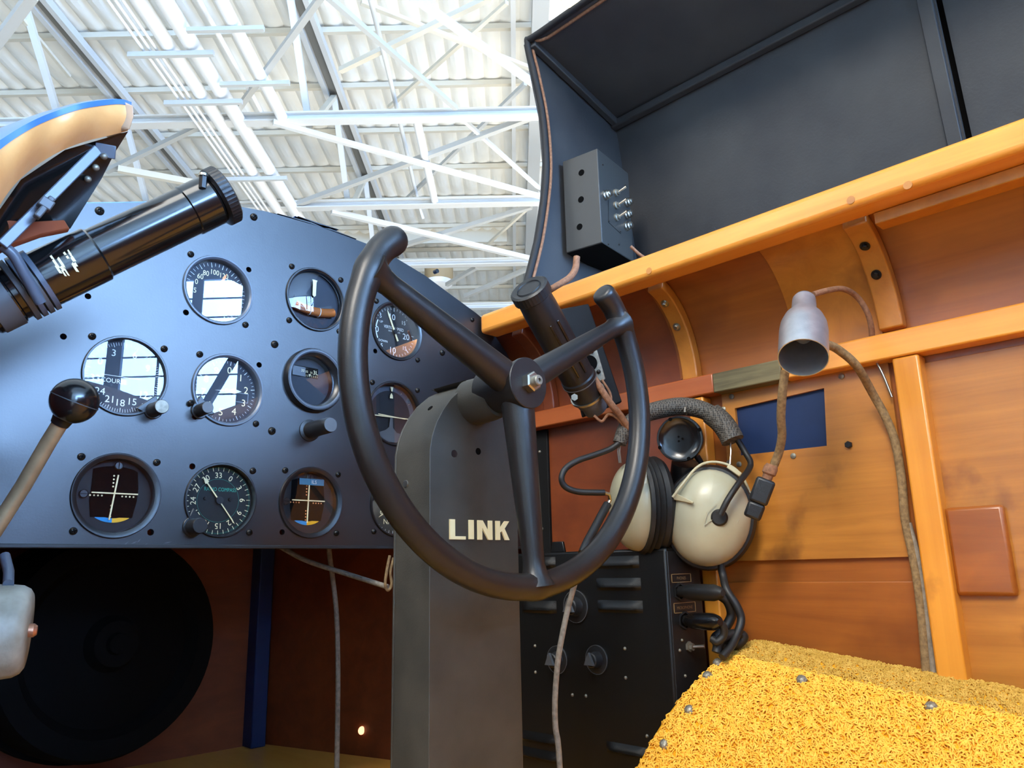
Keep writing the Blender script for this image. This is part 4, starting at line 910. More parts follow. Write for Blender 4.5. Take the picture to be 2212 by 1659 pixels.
for nm, (x0, y0, x1, y1), s in (('PHONES', (1450, 1240, 1493, 1257), 1), ('MICROPHONE', (1455, 1303, 1503, 1321), 1)):
    A = jY(x0, y0); B = jY(x1, y1); m = MB(); w = .0007
    xa, xb, za, zb = A[0], B[0], A[2], B[2]
    for bx in ((xa, xb, za, za-w), (xa, xb, zb, zb+w), (xa, xa+w, za, zb), (xb-w, xb, za, zb)): m.bx(bx[0], bx[1], YA-.0024, YA-.0017, bx[2], bx[3])
    text(m, nm, .0035, V3((xa+xb)/2, YA-.0021, (za+zb)/2), XR, ZU, 0, min(1, .85*abs(xb-xa)/(len(nm)*.0026)))
    m.build('jack_label', 'label_gold', rb, smooth=0)
s = jY(1487, 1397); k = MB().lathe([(0, 0), (.0062, 0), (.0062, .003), (.0042, .0035), (.0042, .007), (0, .007)], s, (0, -1, 0), 6).build('toggle_switch', 'dull_steel', rb)
MB().tube([s+V3(0, -.006, 0), s+V3(.006, -.018, .001)], [.0016, .0026], 10).build('lever', 'steel', k)
for px in ((1473, 1383), (1468, 1405), (1480, 1460)): MB().sphere(jY(*px), .002, (0, 1, 0), 10, 6).build('screw', 'dull_steel', rb)
a = onX(1208, 1188, XA+.01); m = MB(); m.prism([V3(XA+.006, y, z) for y, z in ((a[1]+.012, zt), (a[1]+.009, zt+.014), (a[1]-.010, zt+.014), (a[1]-.013, zt))], (.004, 0, 0)); m.build('bracket_tab', 'radio_black', rb, bevel=.001)
# plugs in the jacks
def plug(label, a, b, r, mat):
    ax = b-a; L = np.linalg.norm(ax); ax = ax/L
    t = thing('jack_plug', label, 'plug', a)
    MB().lathe([(0, 0), (r*.7, 0), (r*.7, L*.2), (r*.9, L*.22), (r, L*.3), (r, L*.8), (r*.75, L*.93), (r*.4, L), (0, L)], a, ax, 28).build('barrel', mat, t, smooth=40)
    MB().lathe([(r*.92, -.001), (r*1.15, -.001), (r*1.15, .004), (r*.92, .004)], a, ax, 6, close=True).build('jack_nut', 'radio_grey', t)
plug('upper rounded black plug in the phones jack of the radio box', jY(1466, 1278), at(1562, 1281, .845), .0092, 'rubber_black')
plug('lower straight black plug in the microphone jack of the radio box', jY(1478, 1340), at(1556, 1344, .84), .0094, 'bakelite')
cordp('plug_cord', [at(1548, 1342, .845), at(1562, 1352, .845), at(1563, 1372, .845), at(1550, 1386, .845), at(1538, 1380, .85)], .0042, 'rubber_black', 'short black cord curling out of the lower jack plug')
cordp('hanging_grey_wire', [at(1262, 1200, .80), at(1245, 1250, .80), at(1228, 1310, .80), at(1215, 1370, .79), at(1205, 1430, .785), at(1199, 1510, .78), at(1200, 1570, .775), at(1206, 1610, .77), at(1212, 1700, .76)], .0030, 'cord_grey', 'thin grey wire hanging in front of the louvred radio box')

# ================================================================== fleece covered seat side
YAW0 = 0
seat = thing('seat', 'seat side covered in bright yellow fleece with metal studs', 'seat', (.78, .35, -.35))
# ridge and wall line
R0, R1 = onX(1562, 1418, .80), onX(2212, 1560, .80)
W0, W1 = onX(1640, 1384, WX-.009), onX(2212, 1490, WX-.009)
dr = (R1-R0)/np.linalg.norm(R1-R0)
F0 = onX(1380, 1659, .70)                            # foot of the front edge
def top_pt(s, t):                                    # s along ridge (0 front .. 1 aft), t across ridge->wall
    a = R0+(R1-R0)*s; b = W0+(W1-W0)*s; p = a+(b-a)*t; p = p+V3(0, 0, .004*math.sin(PI*t)); return p
sl = (F0-R0)                                          # slope direction of the inner face
def in_pt(s, t):
    f = R0+sl*t*1.0; return R0+(R1-R0)*s*1.0+sl*t+V3(-.010*math.sin(PI*min(1, t))*1, 0, .006*math.sin(PI*min(1, t)))
SM = 1.6
def surf(s, t):                                       # t<0: top towards the wall, t>0: inner face
    e = .06
    if t <= -e: return top_pt(s, -t)
    if t >= e: return in_pt(s, t)
    k = (t+e)/(2*e); a, b, c_ = top_pt(s, e), R0+(R1-R0)*s, in_pt(s, e)
    return a*(1-k)**2+2*b*k*(1-k)+c_*k*k
ns = 60; ts = np.r_[np.linspace(-1, -.06, 14), np.linspace(-.045, .045, 8), np.linspace(.06, 1.25, 30)]
G = [[surf(SM*i/ns, t) for t in ts] for i in range(ns+1)]
fr0 = [p+V3(0, .004, -.002) for p in G[0]]; fr1 = [p+V3(.012, .018, -.012) for p in G[0]]
m = MB(); m.grid([fr1, fr0]+G); m.build('fleece_cover', 'fleece', seat, smooth=80)
m = MB(); m.prism([G[0][0]+V3(.0, .014, -.012), G[0][14]+V3(.01, .016, -.016), G[0][22]+V3(.014, .016, -.016), G[0][-1]+V3(.03, .016, -.012), V3(WX-.014, G[0][-1][1], G[0][-1][2]-.05)], dr*.5+V3(0, 0, -.004)); m.build('seat_shell', 'bezel_black', seat)
# pile: short curled loops
def curls(n, t0, t1, size, name, mat, lean=1.0):
    base = []
    for k in range(5):
        pass
    vs = np.zeros((n, 5*4, 3)); 
    for i in range(n):
        s = rng.uniform(0, 1.12); t = rng.uniform(t0, t1)
        p = surf(s, t); q = surf(s+.01, t); w = surf(s, t+.02); n_ = np.cross(q-p, w-p); n_ /= np.linalg.norm(n_); n_ = n_ if n_@(-p) > 0 else -n_
        a1_ = (q-p)/np.linalg.norm(q-p); a2_ = np.cross(n_, a1_); an = rng.uniform(0, 2*PI); d = a1_*math.cos(an)+a2_*math.sin(an); e = np.cross(n_, d)
        L = size*rng.uniform(.7, 1.35); h = L*rng.uniform(.35, .6); b = rng.normal(0, .25)*L
        r = .00082*rng.uniform(.8, 1.25)
        for j in range(5):
            u = j/4; c = p+d*L*(u-.5)+n_*(h*math.sin(PI*u)*.9-.0004)+e*b*math.sin(PI*u*1.3)
            tn = d*L+n_*h*PI*math.cos(PI*u)*.9; tn /= np.linalg.norm(tn); g2 = np.cross(tn, e)
            rr = r*(1 if 0 < j < 4 else .6)
            for k, (ca, sa) in enumerate(((1, 0), (0, 1), (-1, 0), (0, -1))): vs[i, j*4+k] = c+rr*(ca*e+sa*g2)
    f0 = np.array([(j*4+k, j*4+(k+1) % 4, (j+1)*4+(k+1) % 4, (j+1)*4+k) for j in range(4) for k in range(4)])
    fs = (f0[None]+np.arange(n)[:, None, None]*20).reshape(-1, 4)
    off = np.array(wloc(seat)); co = (vs.reshape(-1, 3)-off).astype(np.float32)
    me = bpy.data.meshes.new(name); me.vertices.add(len(co)); me.vertices.foreach_set('co', co.ravel())
    me.loops.add(fs.size); me.loops.foreach_set('vertex_index', fs.ravel().astype(np.int32))
    me.polygons.add(len(fs)); me.polygons.foreach_set('loop_start', np.arange(0, fs.size, 4, dtype=np.int32))
    me.update(calc_edges=True); me.validate(); me.shade_smooth(); me.materials.append(MATS[mat])
    o = bpy.data.objects.new(name, me); COL.objects.link(o); o.parent = seat; o['kind'] = 'stuff'
curls(13000, -.04, 1.12, .0066, 'fleece_pile', 'fleece_curl')
curls(5500, -1.0, -.03, .0036, 'fleece_nap', 'fleece_flat')
# studs
def hit(px):                                          # nearest surface point under the pixel
    r = ray(*px); r = r/np.linalg.norm(r); best = None
    for s in np.linspace(0, 1.1, 111):
        for t in np.linspace(-.3, 1.2, 101):
            p = surf(s, t); e = np.linalg.norm(p-r*(p@r))
            if best is None or e < best[0]: best = (e, s, t, p)
    return best
for px in ((1552, 1433), (1528, 1463), (1490, 1535), (1435, 1611), (1735, 1471), (2010, 1527)):
    _, s, t, p = hit(px); q = surf(s+.01, t); w = surf(s, t+.02); n_ = np.cross(q-p, w-p); n_ /= np.linalg.norm(n_); n_ = n_ if n_@(-p) > 0 else -n_
    MB().lathe([(0, -.002), (.0058, -.002), (.0058, .0016), (.0040, .0038), (.0018, .0046), (0, .0047)], p+n_*.0008, n_, 8).build('stud', 'dull_steel', seat, smooth=15)
# ================================================================== port side items
# curved wooden door sill end
ln = thing('door_lip', 'curved wooden cockpit lip with blue painted top and black bracket', 'cockpit lip', at(200, 330, .6))
o_px = [(-60, 372), (-20, 322), (20, 292), (70, 263), (120, 242), (175, 225), (230, 217), (262, 216), (284, 222)]
i_px = [(-60, 560), (-25, 492), (8, 430), (45, 385), (90, 350), (140, 322), (190, 304), (240, 292), (276, 283)]
dep = [.47, .49, .505, .52, .54, .555, .575, .588, .6]
up_o = [at(x, y, d) for (x, y), d in zip(o_px, dep)]; lo = [at(x, y, d) for (x, y), d in zip(i_px, dep)]
up_o, lo = smoothpath(up_o, 5), smoothpath(lo, 5)
bk = V3(-.02, .05, .004)
G = []
for a, b in zip(up_o, lo):
    d = b-a; row = []
    c_ = -ray(100, 320); c_ /= np.linalg.norm(c_)
    for k in range(9):
        t = k/8; row.append(a+d*t+c_*.006*math.sin(PI*t))
    G.append(row)
mb = MB().grid(G)
mb.grid([[r[-1], r[-1]+bk*.35+V3(0, 0, .004)] for r in G])
tip = G[-1]; mb.grid([tip, [p+bk*.5 for p in tip]])
mb.build('wooden_lip', 'wood_lip', ln, smooth=60)
G2 = []
for r in G:
    a = r[0]; v = (r[0]-r[1]); v /= np.linalg.norm(v)
    G2.append([r[1]+c_*.0006, a+c_*.0008+v*.0008, a+v*.0025+bk*.1, a+v*.0025+bk*.5, a+bk])
MB().grid(G2).build('painted_top', 'blue_paint', ln, smooth=60)
m = MB(); k = [(228, 225), (262, 217), (288, 228), (290, 252), (280, 282), (226, 262)]
m.prism([at(x, y, .594)+c_*.0035 for x, y in k], bk*.25); m.build('end_patch', 'wood_patch', ln, bevel=.0012)
# dark web below the lip
web = [at(277, 284, .602), at(248, 330, .60), at(220, 385, .60), at(152, 494, .59), at(120, 497, .585), at(-40, 560, .55), at(-60, 540, .52), at(-20, 480, .53), at(45, 388, .55), at(140, 324, .575)]
MB().prism(web, V3(-.004, .014, .004)).build('web_plate', 'gloss_black', ln)
m = MB(); m.prism([at(x, y, d) for x, y, d in ((-40, 470, .53), (60, 478, .555), (140, 474, .58), (152, 494, .585), (90, 506, .565), (30, 528, .55), (-40, 560, .53))], V3(0, .004, -.002)); m.build('lower_lip', 'wood_bulkhead', ln, bevel=.001)
m = MB(); a, b = at(212, 322, .588), at(4, 530, .535); m.bar(a, b, .0075, .0035, c_); m.build('bracket_bar', 'bracket_grey', ln, bevel=.0008)
m = MB(); m.bar(at(206, 322, .587), at(250, 330, .592), .010, .003, c_); m.build('bracket_foot', 'bracket_grey', ln, bevel=.0006)
for px in ((225, 338), (207, 362), (190, 387)): MB().sphere(at(*px, .588), .0026, c_, 12, 6).build('rivet', 'dull_steel', ln)
m = MB(); m.bar(at(112, 428, .552), at(78, 470, .542), .0045, .006, c_); m.bar(at(105, 432, .55), at(92, 450, .547), .009, .008, c_); m.build('bracket_clip', 'grip_grey', ln, bevel=.001)

# port tube lamp
cap = at(490, 418, .655); bot = at(20, 638, .575); ax = bot-cap; L = np.linalg.norm(ax); ax /= L; r = .0212
t = thing('tube_lamp', 'large glossy black tubular lamp slanting across the upper left of the panel', 'tube lamp', cap)
e1, e2, _ = frame(ax, (0, 0, 1))
MB().lathe([(r*.94, .012), (r*1.0, .014), (r*1.0, .035), (r*.95, .036), (r*.95, L*.62), (r*1.04, L*.63), (r*1.04, L*.86), (0, L*.86)], cap, ax, 48).build('tube', 'gloss_black', t, smooth=30)
ring = []; n = 96
for h, rr in ((0, .9), (0, 1.1), (.0012, 1.16), (.0095, 1.16), (.011, 1.05), (.0115, .94)):
    ring.append([cap+ax*h+(r*rr*(1+(.016 if k % 2 else 0)*(1 if rr > 1.12 else 0)))*(math.cos(2*PI*k/n)*e1+math.sin(2*PI*k/n)*e2) for k in range(n+1)])
cp = MB().grid(ring); cp.lathe([(0, .002), (r*.6, .002), (r*.9, 0)], cap, ax, 48); cp.build('cap', 'bakelite_dull', t, smooth=25)
s = at(439, 383, .63); MB().cyl(s-V3(0, 0, .010), s+V3(0, 0, .001), .0032, 6).build('cap_screw', 'bezel_black', t)
MB().cyl(s+V3(0, 0, .0005), s+V3(0, 0, .0025), .0040, 20).build('cap_screw_head', 'steel', t)
for k in range(4):
    h = L*(.86+.028*k); MB().lathe([(r*1.0, h), (r*1.16, h+.0005), (r*1.16, h+.004), (r*1.0, h+.0048)], cap, ax, 48, close=True).build('clamp_ring', 'bracket_grey' if k % 2 == 0 else 'grip_grey', t, smooth=30)
MB().lathe([(0, L*.86), (r*.98, L*.86), (r*.98, L*.99), (r*1.05, L*.995), (r*1.05, L*1.1), (r*.9, L*1.12), (r*.6, L*1.125), (0, L*1.125)], cap, ax, 48).build('socket_end', 'gloss_black', t, smooth=30)
MB().lathe([(r*1.02, L*1.0), (r*1.1, L*1.002), (r*1.1, L*1.085), (r*1.02, L*1.09)], cap, ax, 48, close=True).build('knurled_band', 'grip_grey', t, smooth=30)
# worn lettering flecks on the tube
m = MB()
for k in range(16):
    px = [(128, 560), (135, 572), (150, 545), (146, 556), (153, 551), (126, 582), (138, 590), (131, 566), (144, 588), (121, 570), (158, 560), (140, 548), (163, 572), (162, 578), (112, 556), (135, 580)][k]
    q = ray(*px); q = q/np.linalg.norm(q)
    w = cap@q; c0 = None                              # meet the cylinder
    A_ = q-ax*(q@ax); B_ = -cap+ax*(cap@ax); aa, bb, cc = A_@A_, 2*A_@B_, B_@B_-(r*1.045)**2
    ds = bb*bb-4*aa*cc
    if ds < 0: continue
    p = q*((-bb-math.sqrt(ds))/(2*aa)); nn_ = (p-cap)-ax*((p-cap)@ax); nn_ /= np.linalg.norm(nn_); tt = np.cross(ax, nn_)
    L_ = rng.uniform(.0014, .0042); w_ = rng.uniform(.0005, .0011)
    m.prism([p-tt*L_-ax*w_, p+tt*L_-ax*w_, p+tt*L_*.8+ax*w_, p-tt*L_*.7+ax*w_], nn_*.0002)
m.build('worn_lettering', 'cream', t, smooth=0)
m = MB(); m.tube(smoothpath([at(4, 530, .54), at(30, 552, .545), at(52, 590, .55), at(88, 655, .56)], 5), .004, 8); m.build('bracket_strap', 'bracket_grey', t, smooth=60)

# lever with ball knob
b = at(161, 866, .62)
t = thing('ball_lever', 'lever with shiny black ball knob in front of the course gauge', 'lever', b)
MB().sphere(b, .0182, (.25, -.3, .9), 36, 20).build('ball_knob', 'bakelite', t, smooth=80)
ax2 = V3(.25, -.3, .9); MB().lathe([(.0181, -.0004), (.0185, -.0002), (.0185, .0004), (.0181, .0004)], b, ax2, 40, close=True).build('seam_ring', 'grip_grey', t)
m = MB(); m.tube([at(138, 902, .622), at(105, 955, .622), at(50, 1050, .618), at(0, 1128, .61), at(-60, 1220, .60)], .0062, 12); m.build('shaft', 'cord_tan' if False else 'lever_brass', t, smooth=60)
MB().lathe([(0, 0), (.0085, 0), (.007, .008), (0, .008)], at(140, 898, .622), at(105, 955, .622)-at(140, 898, .622), 20).build('ferrule', 'bakelite_dull', t)
# grey cylinder at the left edge
a, b = at(-120, 1368, .50), at(62, 1362, .52); ax = b-a; L = np.linalg.norm(ax); ax /= L
t = thing('grey_cylinder', 'scuffed pale grey cylinder end at the left edge below the panel', 'cylinder', b)
r = .0305
MB().lathe([(0, 0), (r, 0), (r, L-.014), (r*.97, L-.006), (r*.9, L-.002), (r*.8, L), (0, L)], a, ax, 48).build('body', 'grey_paint', t, smooth=50)
MB().lathe([(0, 0), (.0045, 0), (.0045, .003), (.003, .005), (0, .005)], b, ax, 16).build('end_screw', 'copper', t)
MB().tube([at(18, 1262, .515), at(19, 1235, .53), at(10, 1200, .54)], .0034, 10).build('stem', 'bracket_grey', t, smooth=60)
# ================================================================== hangar
RZ, TZ, FZ = 9.0, 7.0, -2.2
U0, U1, V0, V1 = -24.0, 20.0, -34.0, 40.0
# quilted roof: pillows between purlins
PV = [3.55+1.53*k for k in range(24)]
us = []; PW = .33; n = int(16/PW)
m = MB(); du = np.linspace(0, 1, 5)
ulist = [-13.6+PW*(i+d) for i in range(n) for d in du[:-1]]
ub = [abs(math.sin(PI*((u+13.6)/PW))) for u in ulist]
vl = []
for a, b in zip(PV[:-1], PV[1:]):
    for k in range(4): vl.append((a+(b-a)*k/4, math.sin(PI*k/4)))
G = [[H(u, v, RZ-.02-.11*(bu**.6)*(.35+.65*bv)-.012*math.sin(u*3.1+v*2.3)) for u, bu in zip(ulist, ub)] for v, bv in vl]
m.grid(G); cl = struct('ceiling', m, 'roof_white', smooth=25)
for nm, u0, u1, v0, v1 in (('ceiling_outer_1', U0, -13.6, V0, V1), ('ceiling_outer_2', -13.6+PW*n, U1, V0, V1), ('ceiling_outer_3', -13.6, -13.6+PW*n, V0, PV[0]), ('ceiling_outer_4', -13.6, -13.6+PW*n, vl[-1][0], V1)):
    struct(nm, MB().prism([H(u0, v0, RZ), H(u1, v0, RZ), H(u1, v1, RZ), H(u0, v1, RZ)], (0, 0, .05)), 'roof_white')
struct('floor', MB().prism([H(U0, V0, FZ), H(U1, V0, FZ), H(U1, V1, FZ), H(U0, V1, FZ)], (0, 0, -.1)), 'concrete')
struct('wall_back', MB().prism([H(U0, V1, FZ), H(U1, V1, FZ), H(U1, V1+.2, FZ), H(U0, V1+.2, FZ)], (0, 0, RZ-FZ)), 'hangar_wall')
struct('wall_left', MB().prism([H(U0, V0, FZ), H(U0, V1, FZ), H(U0-.2, V1, FZ), H(U0-.2, V0, FZ)], (0, 0, RZ-FZ)), 'hangar_wall')
struct('wall_behind', MB().prism([H(U0, V0, FZ), H(U1, V0, FZ), H(U1, V0-.2, FZ), H(U0, V0-.2, FZ)], (0, 0, RZ-FZ)), 'hangar_wall')
# window side: solid parts around two tall glazed openings, panes and bars
WIN = [(-10.47, -7.05), (-30.0, -10.9)]; WZ0, WZ1 = -.5, 8.5
def wu(v0, v1, z0, z1, u=U1): return MB().prism([H(u, v0, z0), H(u, v1, z0), H(u+.2, v1, z0), H(u+.2, v0, z0)], (0, 0, z1-z0))
w = wu(-7.05, V1, FZ, RZ)
for v0, v1, z0, z1 in ((V0, -30.0, FZ, RZ), (-10.9, -10.47, FZ, RZ), (-30.0, -7.05, FZ, WZ0), (-30.0, -7.05, WZ1, RZ)):
    x = wu(v0, v1, z0, z1); w.add(x.v, x.f)
struct('wall_right_hangar', w, 'mullion_blue')
for i, (v0, v1) in enumerate(WIN):
    struct(f'window_{i+1}', MB().prism([H(U1+.12, v0, WZ0), H(U1+.12, v1, WZ0), H(U1+.14, v1, WZ0), H(U1+.14, v0, WZ0)], (0, 0, WZ1-WZ0)), 'window_light')
    m = MB(); z = WZ1-.58
    while z > WZ0+.1: m.bar(H(U1+.06, v0, z), H(U1+.06, v1, z), .05, .04); z -= .58
    for v in ([-8.39, -9.4] if i == 0 else [-12.4-1.5*k for k in range(12)]): w_ = .3 if v == -8.39 else .06; m.bar(H(U1+.06, v, WZ0), H(U1+.06, v, WZ1), .05, w_, HV)
    struct(f'trim_{i+1}', m, 'mullion_blue')
def mir(x, y):
    g_ = onY(x, y, PY); d = V3(g_[0], -PY, g_[2]); M_ = V3(0, 2*PY, 0); return M_+d*((U1-.6-M_@HU)/(d@HU))
tag(MB().bar(mir(430, 900), mir(512, 762), .2, .2).build('wall_brace', 'mullion_blue'), 'slanting brace across the hangar window seen in gauge glass', 'brace')

ORD = ['first', 'second', 'third', 'fourth', 'fifth', 'sixth', 'seventh', 'eighth', 'ninth', 'tenth', 'eleventh', 'twelfth', 'thirteenth', 'fourteenth']
# purlins
for k, v in enumerate(PV[4:18]):
    o = MB().bar(H(-13.5, v, RZ-.14), H(2.2, v, RZ-.14), .08, .10).build('purlin', 'truss_cream', None, smooth=0)
    tag(o, f'{ORD[k]} cream roof purlin counted down from the top of the photo', 'purlin', 'roof purlins across the hangar ceiling')
# cross beams (I-beams)
def ibeam(m, a, b, w, h, tf=.025, tw=.03):
    a = np.asarray(a); b = np.asarray(b); z = V3(0, 0, h/2-tf/2)
    m.bar(a+z, b+z, w, tf); m.bar(a-z, b-z, w, tf); m.bar(a, b, tw, h-2*tf); return m
for k, (v, lab) in enumerate(((10.86, 'nearest white cross beam, running from the wooden lip to the hood'), (13.84, 'second white cross beam, ending at the switch box height'), (16.9, 'third white cross beam, just above the round ceiling lamp'), (20.0, 'fourth white cross beam, faint behind the instrument panel edge'))):
    t = thing('cross_beam', lab, 'beam', H(-5, v, TZ), 'white hangar cross beams')
    ibeam(MB(), H(-13, v, TZ), H(1.2, v, TZ), .18, .15).build('girder', 'truss_white', t, smooth=0)
    if k < 3: MB().bar(H(-3.4, v+.16, TZ+.14), H(-1.5, v+.16, TZ+.14), .12, .1).build('stiffener', 'truss_cream', t, smooth=0)
# trusses running along the hangar
def truss(u, lab, n0=4, n1=17):
    t = thing('roof_truss', lab, 'truss', H(u, 12, RZ), 'white roof trusses')
    ch = MB(); v0, v1 = PV[n0], PV[n1]
    for s in (-.13, .13): ch.bar(H(u+s, v0, RZ-.30), H(u+s, v1, RZ-.30), .09, .14)
    ch.build('top_chord', 'truss_white', t, smooth=0)
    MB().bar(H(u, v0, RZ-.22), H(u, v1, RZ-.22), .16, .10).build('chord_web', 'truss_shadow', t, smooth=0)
    for k in range(n0, n1):
        m = ibeam(MB(), H(u, PV[k], RZ-.3), H(u, PV[k], TZ), .24, .18); m.build('post', 'truss_grey', t, smooth=0)
        if k % 2 == 0: MB().bar(H(u, PV[k], RZ-.35), H(u, PV[k+1]+.0, TZ+.05), .10, .07).build('diagonal', 'truss_white', t, smooth=0)
        else: MB().bar(H(u, PV[k], TZ+.05), H(u, PV[k+1], RZ-.35), .10, .07).build('diagonal', 'truss_cream', t, smooth=0)
    return t
truss(-7.2, 'roof truss receding behind the wooden lip at the upper left')
truss(-3.2, 'roof truss receding down to the top of the control wheel')
truss(-11.2, 'outermost roof truss cut off at the left edge')
# column / girder along the right
tag(MB().bar(H(.58, 8, RZ-.36), H(.58, 24, RZ-.36), .26, .3).build('edge_girder', 'truss_grey', None, smooth=0), 'grey lengthwise girder beside the hood at the top', 'girder')
tag(MB().bar(H(.15, 8, RZ-.35), H(.15, 24, RZ-.35), .08, .1).build('edge_angle', 'truss_white', None, smooth=0), 'slim white lengthwise member beside the grey girder', 'girder')
# bracing between the cross beams
def brace(lab, p0, p1, w, h, mat='truss_white', z=TZ, dz=0):
    a, b = onZ(*p0, z+dz), onZ(*p1, z+dz)
    tag(MB().bar(a, b, w, h).build('diagonal_brace', mat, None, smooth=0), lab, 'brace', 'white diagonal roof braces')
brace('thick white brace from the top centre to the hood edge', (880, -16), (1180, 200), .085, .09, 'truss_white', TZ, -.15)
brace('thin brace falling from the top centre to the nearest cross beam', (705, -10), (985, 234), .07, .07, 'truss_grey', TZ, -.06)
brace('brace rising from the second truss to the top, right of centre', (735, 152), (1060, -6), .08, .08, 'truss_cream', TZ, .5)
brace('faint cream brace high behind the thick white brace', (780, 5), (1165, 155), .07, .06, 'truss_cream', TZ, .9)
brace('faint brace between the nearest beam and the thick white brace', (840, 232), (1095, 5), .06, .06, 'truss_cream', TZ, 1.0)
brace('long thick brace from the nearest cross beam down to the second', (590, 264), (1180, 428), .075, .085, 'truss_white', TZ, -.12)
brace('long grey brace from the second beam up to the nearest beam', (640, 442), (1155, 250), .09, .09, 'truss_grey', TZ, .02)
brace('thin brace below the nearest beam running to the hood', (998, 256), (1185, 425), .06, .06, 'truss_white', TZ, .05)
brace('thin dark brace crossing under the long grey brace', (868, 440), (1135, 180), .06, .07, 'truss_grey', TZ, .6)
brace('grey brace rising from the pipes to the top beside the second truss', (505, 248), (697, -12), .08, .08, 'truss_grey', TZ, .05)
brace('grey brace between the lip end and the nearest beam', (230, 370), (440, 268), .08, .08, 'truss_grey', TZ, .05)
brace('cream brace above the tube lamp cap', (255, 365), (470, 405), .10, .11, 'truss_cream', TZ, -.05)
brace('brace from the second beam sloping down to the third', (716, 456), (1150, 560), .09, .11, 'truss_white', TZ, -.08)
brace('grey brace from the wheel horn up to the second beam', (850, 537), (1148, 446), .09, .09, 'truss_grey', TZ, .02)
brace('brace in the far bay left of the hood edge', (1040, 540), (1140, 450), .06, .06, 'truss_cream', TZ, .6)
brace('faint low brace right of the round ceiling lamp', (965, 615), (1030, 577), .09, .09, 'truss_grey', TZ, 0)
brace('last brace above the tube lamp cap beside the hood', (1005, 640), (1145, 578), .10, .10, 'truss_grey', TZ, 0)
brace('wide brace in the top left corner', (-20, 110), (72, -12), .13, .12, 'truss_white', TZ, .3)
brace('thin brace crossing the first truss at the upper left', (35, 25), (150, 165), .05, .05, 'truss_cream', TZ, 1.2)
# pipes
def pipe(lab, u, z, v0, v1, r, mat='pipe_white', bend=None):
    pts = [H(u, v0, z), H(u, v1, z)]
    tag(MB().tube(pts, r, 14).build('ceiling_pipe', mat, None, smooth=60), lab, 'pipe', 'white ceiling pipes')
pipe('wide white pipe in the bundle, left of the widest', -4.52, TZ-.05, 6.2, 17.2, .095)
pipe('widest white pipe in the bundle ending behind the panel', -4.22, TZ-.02, 6.2, 17.2, .11)
for k, lab in enumerate(('inner thin conduit of the pipe bundle', 'middle thin conduit of the pipe bundle', 'outer thin conduit of the pipe bundle')):
    pipe(lab, -4.68-.09*k, TZ-.1, 6.2, 17.2, .022)
pipe('white pipe right of the pipe bundle', -3.52, TZ-.02, 6.2, 10.95, .085)
pipe('slim white pipe between the bundle and the single pipe', -3.86, TZ+.1, 6.2, 11.0, .035)
pipe('grey white pipe hanging between the nearest and second cross beams', -1.43, TZ+.02, 10.9, 13.9, .07)
tag(MB().tube([onZ(798, -10, TZ+.4), onZ(845, 180, TZ+.4), onZ(905, 445, TZ+.4), onZ(914, 472, TZ+.2)], .035, 10).build('thin_conduit', 'truss_white', None, smooth=60), 'thin white conduit running down the ceiling to the second beam', 'pipe')
for k, (v, lab) in enumerate(((7.6, 'topmost trapeze hanger under the pipe bundle'), (9.0, 'second trapeze hanger from the top under the pipes'), (10.1, 'third trapeze hanger, just above the nearest beam'), (12.4, 'fourth trapeze hanger, below the nearest beam'), (14.6, 'lowest trapeze hanger near the panel top'))):
    t = thing('pipe_hanger', lab, 'hanger', H(-4.5, v, TZ-.2), 'trapeze hangers under the ceiling pipes')
    MB().bar(H(-5.05, v, TZ-.19), H(-3.9, v, TZ-.19), .06, .07).build('strut', 'truss_grey', t, smooth=0)
    for u in (-5.0, -3.95): MB().bar(H(u, v, TZ-.2), H(u, v, RZ-.1), .018, .018).build('rod', 'truss_grey', t, smooth=0)
for k, (v, lab) in enumerate(((8.6, 'short strut crossing the single white pipe at the top'), (9.75, 'short strut under the single white pipe above the nearest beam'))):
    tag(MB().bar(H(-4.1, v, TZ-.14), H(-3.1, v, TZ-.14), .06, .06).build('pipe_strut', 'truss_grey', None, smooth=0), lab, 'strut')
# deep fascia beyond the second beam
vf = 19.3; a, b = onY(900, 455, 1), onY(900, 527, 1)
def zat(x, y, v): r = ray(x, y); k = v/(r@HV); return r[2]*k
z0, z1 = zat(900, 527, vf), zat(900, 455, vf)
t = thing('fascia_girder', 'deep pale plate girder between the second and third cross beams', 'girder', H(-3, vf, z0))
MB().bar(H(-6.2, vf, (z0+z1)/2), H(-.05, vf, (z0+z1)/2), .08, z1-z0).build('plate', 'truss_cream', t, smooth=0)
for k in range(22): MB().bar(H(-6+.34*k, vf-.06, z1-.02), H(-6+.34*k, vf-.06, z1-.42), .03, .05).build('stiffener', 'truss_white', t, smooth=0)
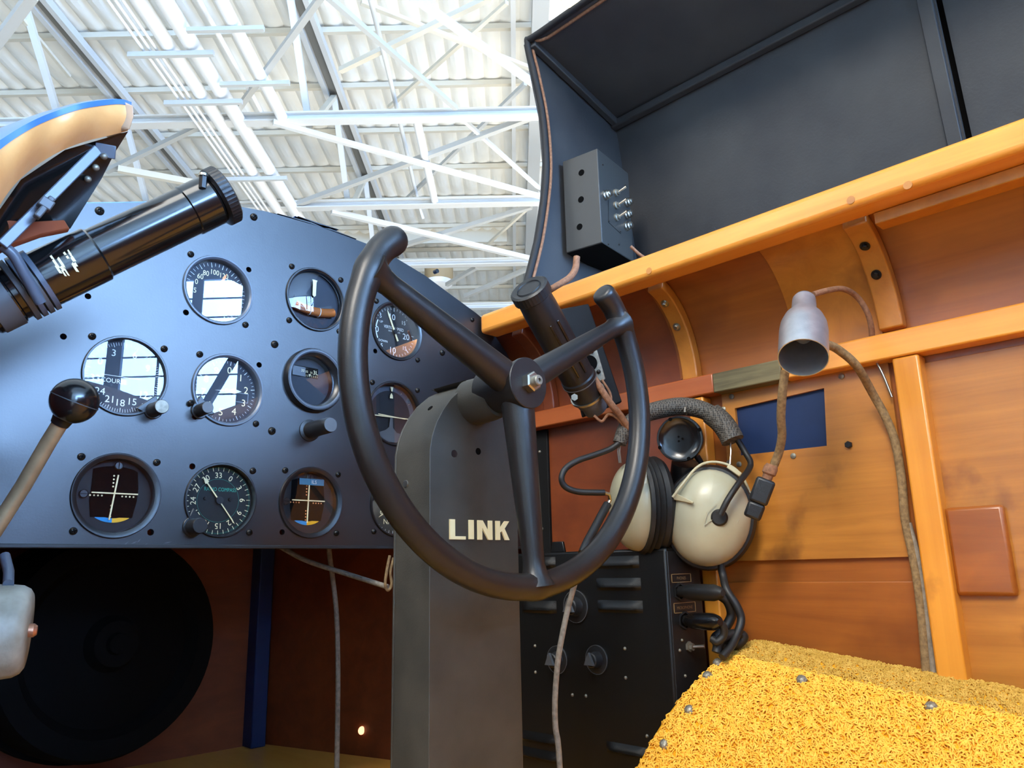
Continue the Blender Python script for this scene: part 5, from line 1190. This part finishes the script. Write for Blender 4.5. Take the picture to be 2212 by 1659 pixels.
# round ceiling lamp
c = at(948, 600, 20.0)
t = thing('round_ceiling_lamp', 'round tan ceiling lamp with white rim, above the control wheel spoke', 'ceiling lamp', c)
MB().lathe([(0, .34), (.37, .34), (.37, -.1), (0, -.1)], c, (0, 0, 1), 36).build('drum', 'tan_metal', t)
MB().lathe([(0, -.1), (.36, -.1), (.34, -.22), (.25, -.26), (0, -.26)], c, (0, 0, 1), 36).build('diffuser', 'pipe_white', t)
MB().bar(c+V3(0, 0, .34), V3(c[0], c[1], RZ), .03, .03).build('stem', 'truss_white', t)
# warm flood lamp over the hood edge
c = at(1236, 2, 12.0)
t = thing('flood_lamp', 'small bright warm lamp just over the top edge of the hood', 'lamp', c)
MB().sphere(c, .10).build('bulb', 'lamp_warm', t, smooth=80)
MB().lathe([(.1, .05), (.16, .0), (.17, .0), (.11, .08), (.05, .14), (0, .14)], c, (0, 0, 1), 24).build('reflector', 'truss_grey', t, smooth=40)

# ================================================================== light
def area(name, loc, target, size, power, color, sy=None):
    l = bpy.data.lights.new(name, 'AREA'); l.size = size; l.energy = power; l.color = color
    if sy: l.shape = 'RECTANGLE'; l.size_y = sy
    o = bpy.data.objects.new(name, l); COL.objects.link(o); o.location = Vector(loc.tolist())
    d = Vector((target-loc).tolist()); o.rotation_euler = d.to_track_quat('-Z', 'Y').to_euler(); return o
WARM = (1, .93, .82)
area('hangar_fill', H(-14, -4, 8.2), H(-14, -4, 0), 5, 800, WARM)  # unseen area lights added under the roof to light the hangar, next two alike
area('hangar_fill', H(-2, -6, 8.2), H(-2, -6, 0), 5, 500, WARM)
area('hangar_fill', H(-8, -16, 8.2), H(-8, -16, 0), 6, 800, WARM)
area('hangar_fill', V3(-4.5, -1.5, 4.2), V3(.6, .3, .2), 1.6, 320, WARM)  # unseen fill added on the port side to brighten hood, wood and fleece
area('roof_fill', H(1, 9, -.5), H(-4, 14, 9), 8, 640, (1, .965, .89), 5)  # unseen area light added below to brighten the roof
area('roof_fill', H(3, 12, 1.5), H(-2, 17, 9), 6, 420, (1, .96, .88))  # second unseen light added for the roof
w = bpy.data.worlds.new('world'); SC.world = w; w.use_nodes = True
w.node_tree.nodes['Background'].inputs[0].default_value = (.75, .86, 1, 1); w.node_tree.nodes['Background'].inputs[1].default_value = .6
SC.view_settings.view_transform = 'Standard'; SC.view_settings.look = 'None'; SC.view_settings.gamma = 1; SC.view_settings.use_curve_mapping = False
SC.view_settings.exposure = 0.0
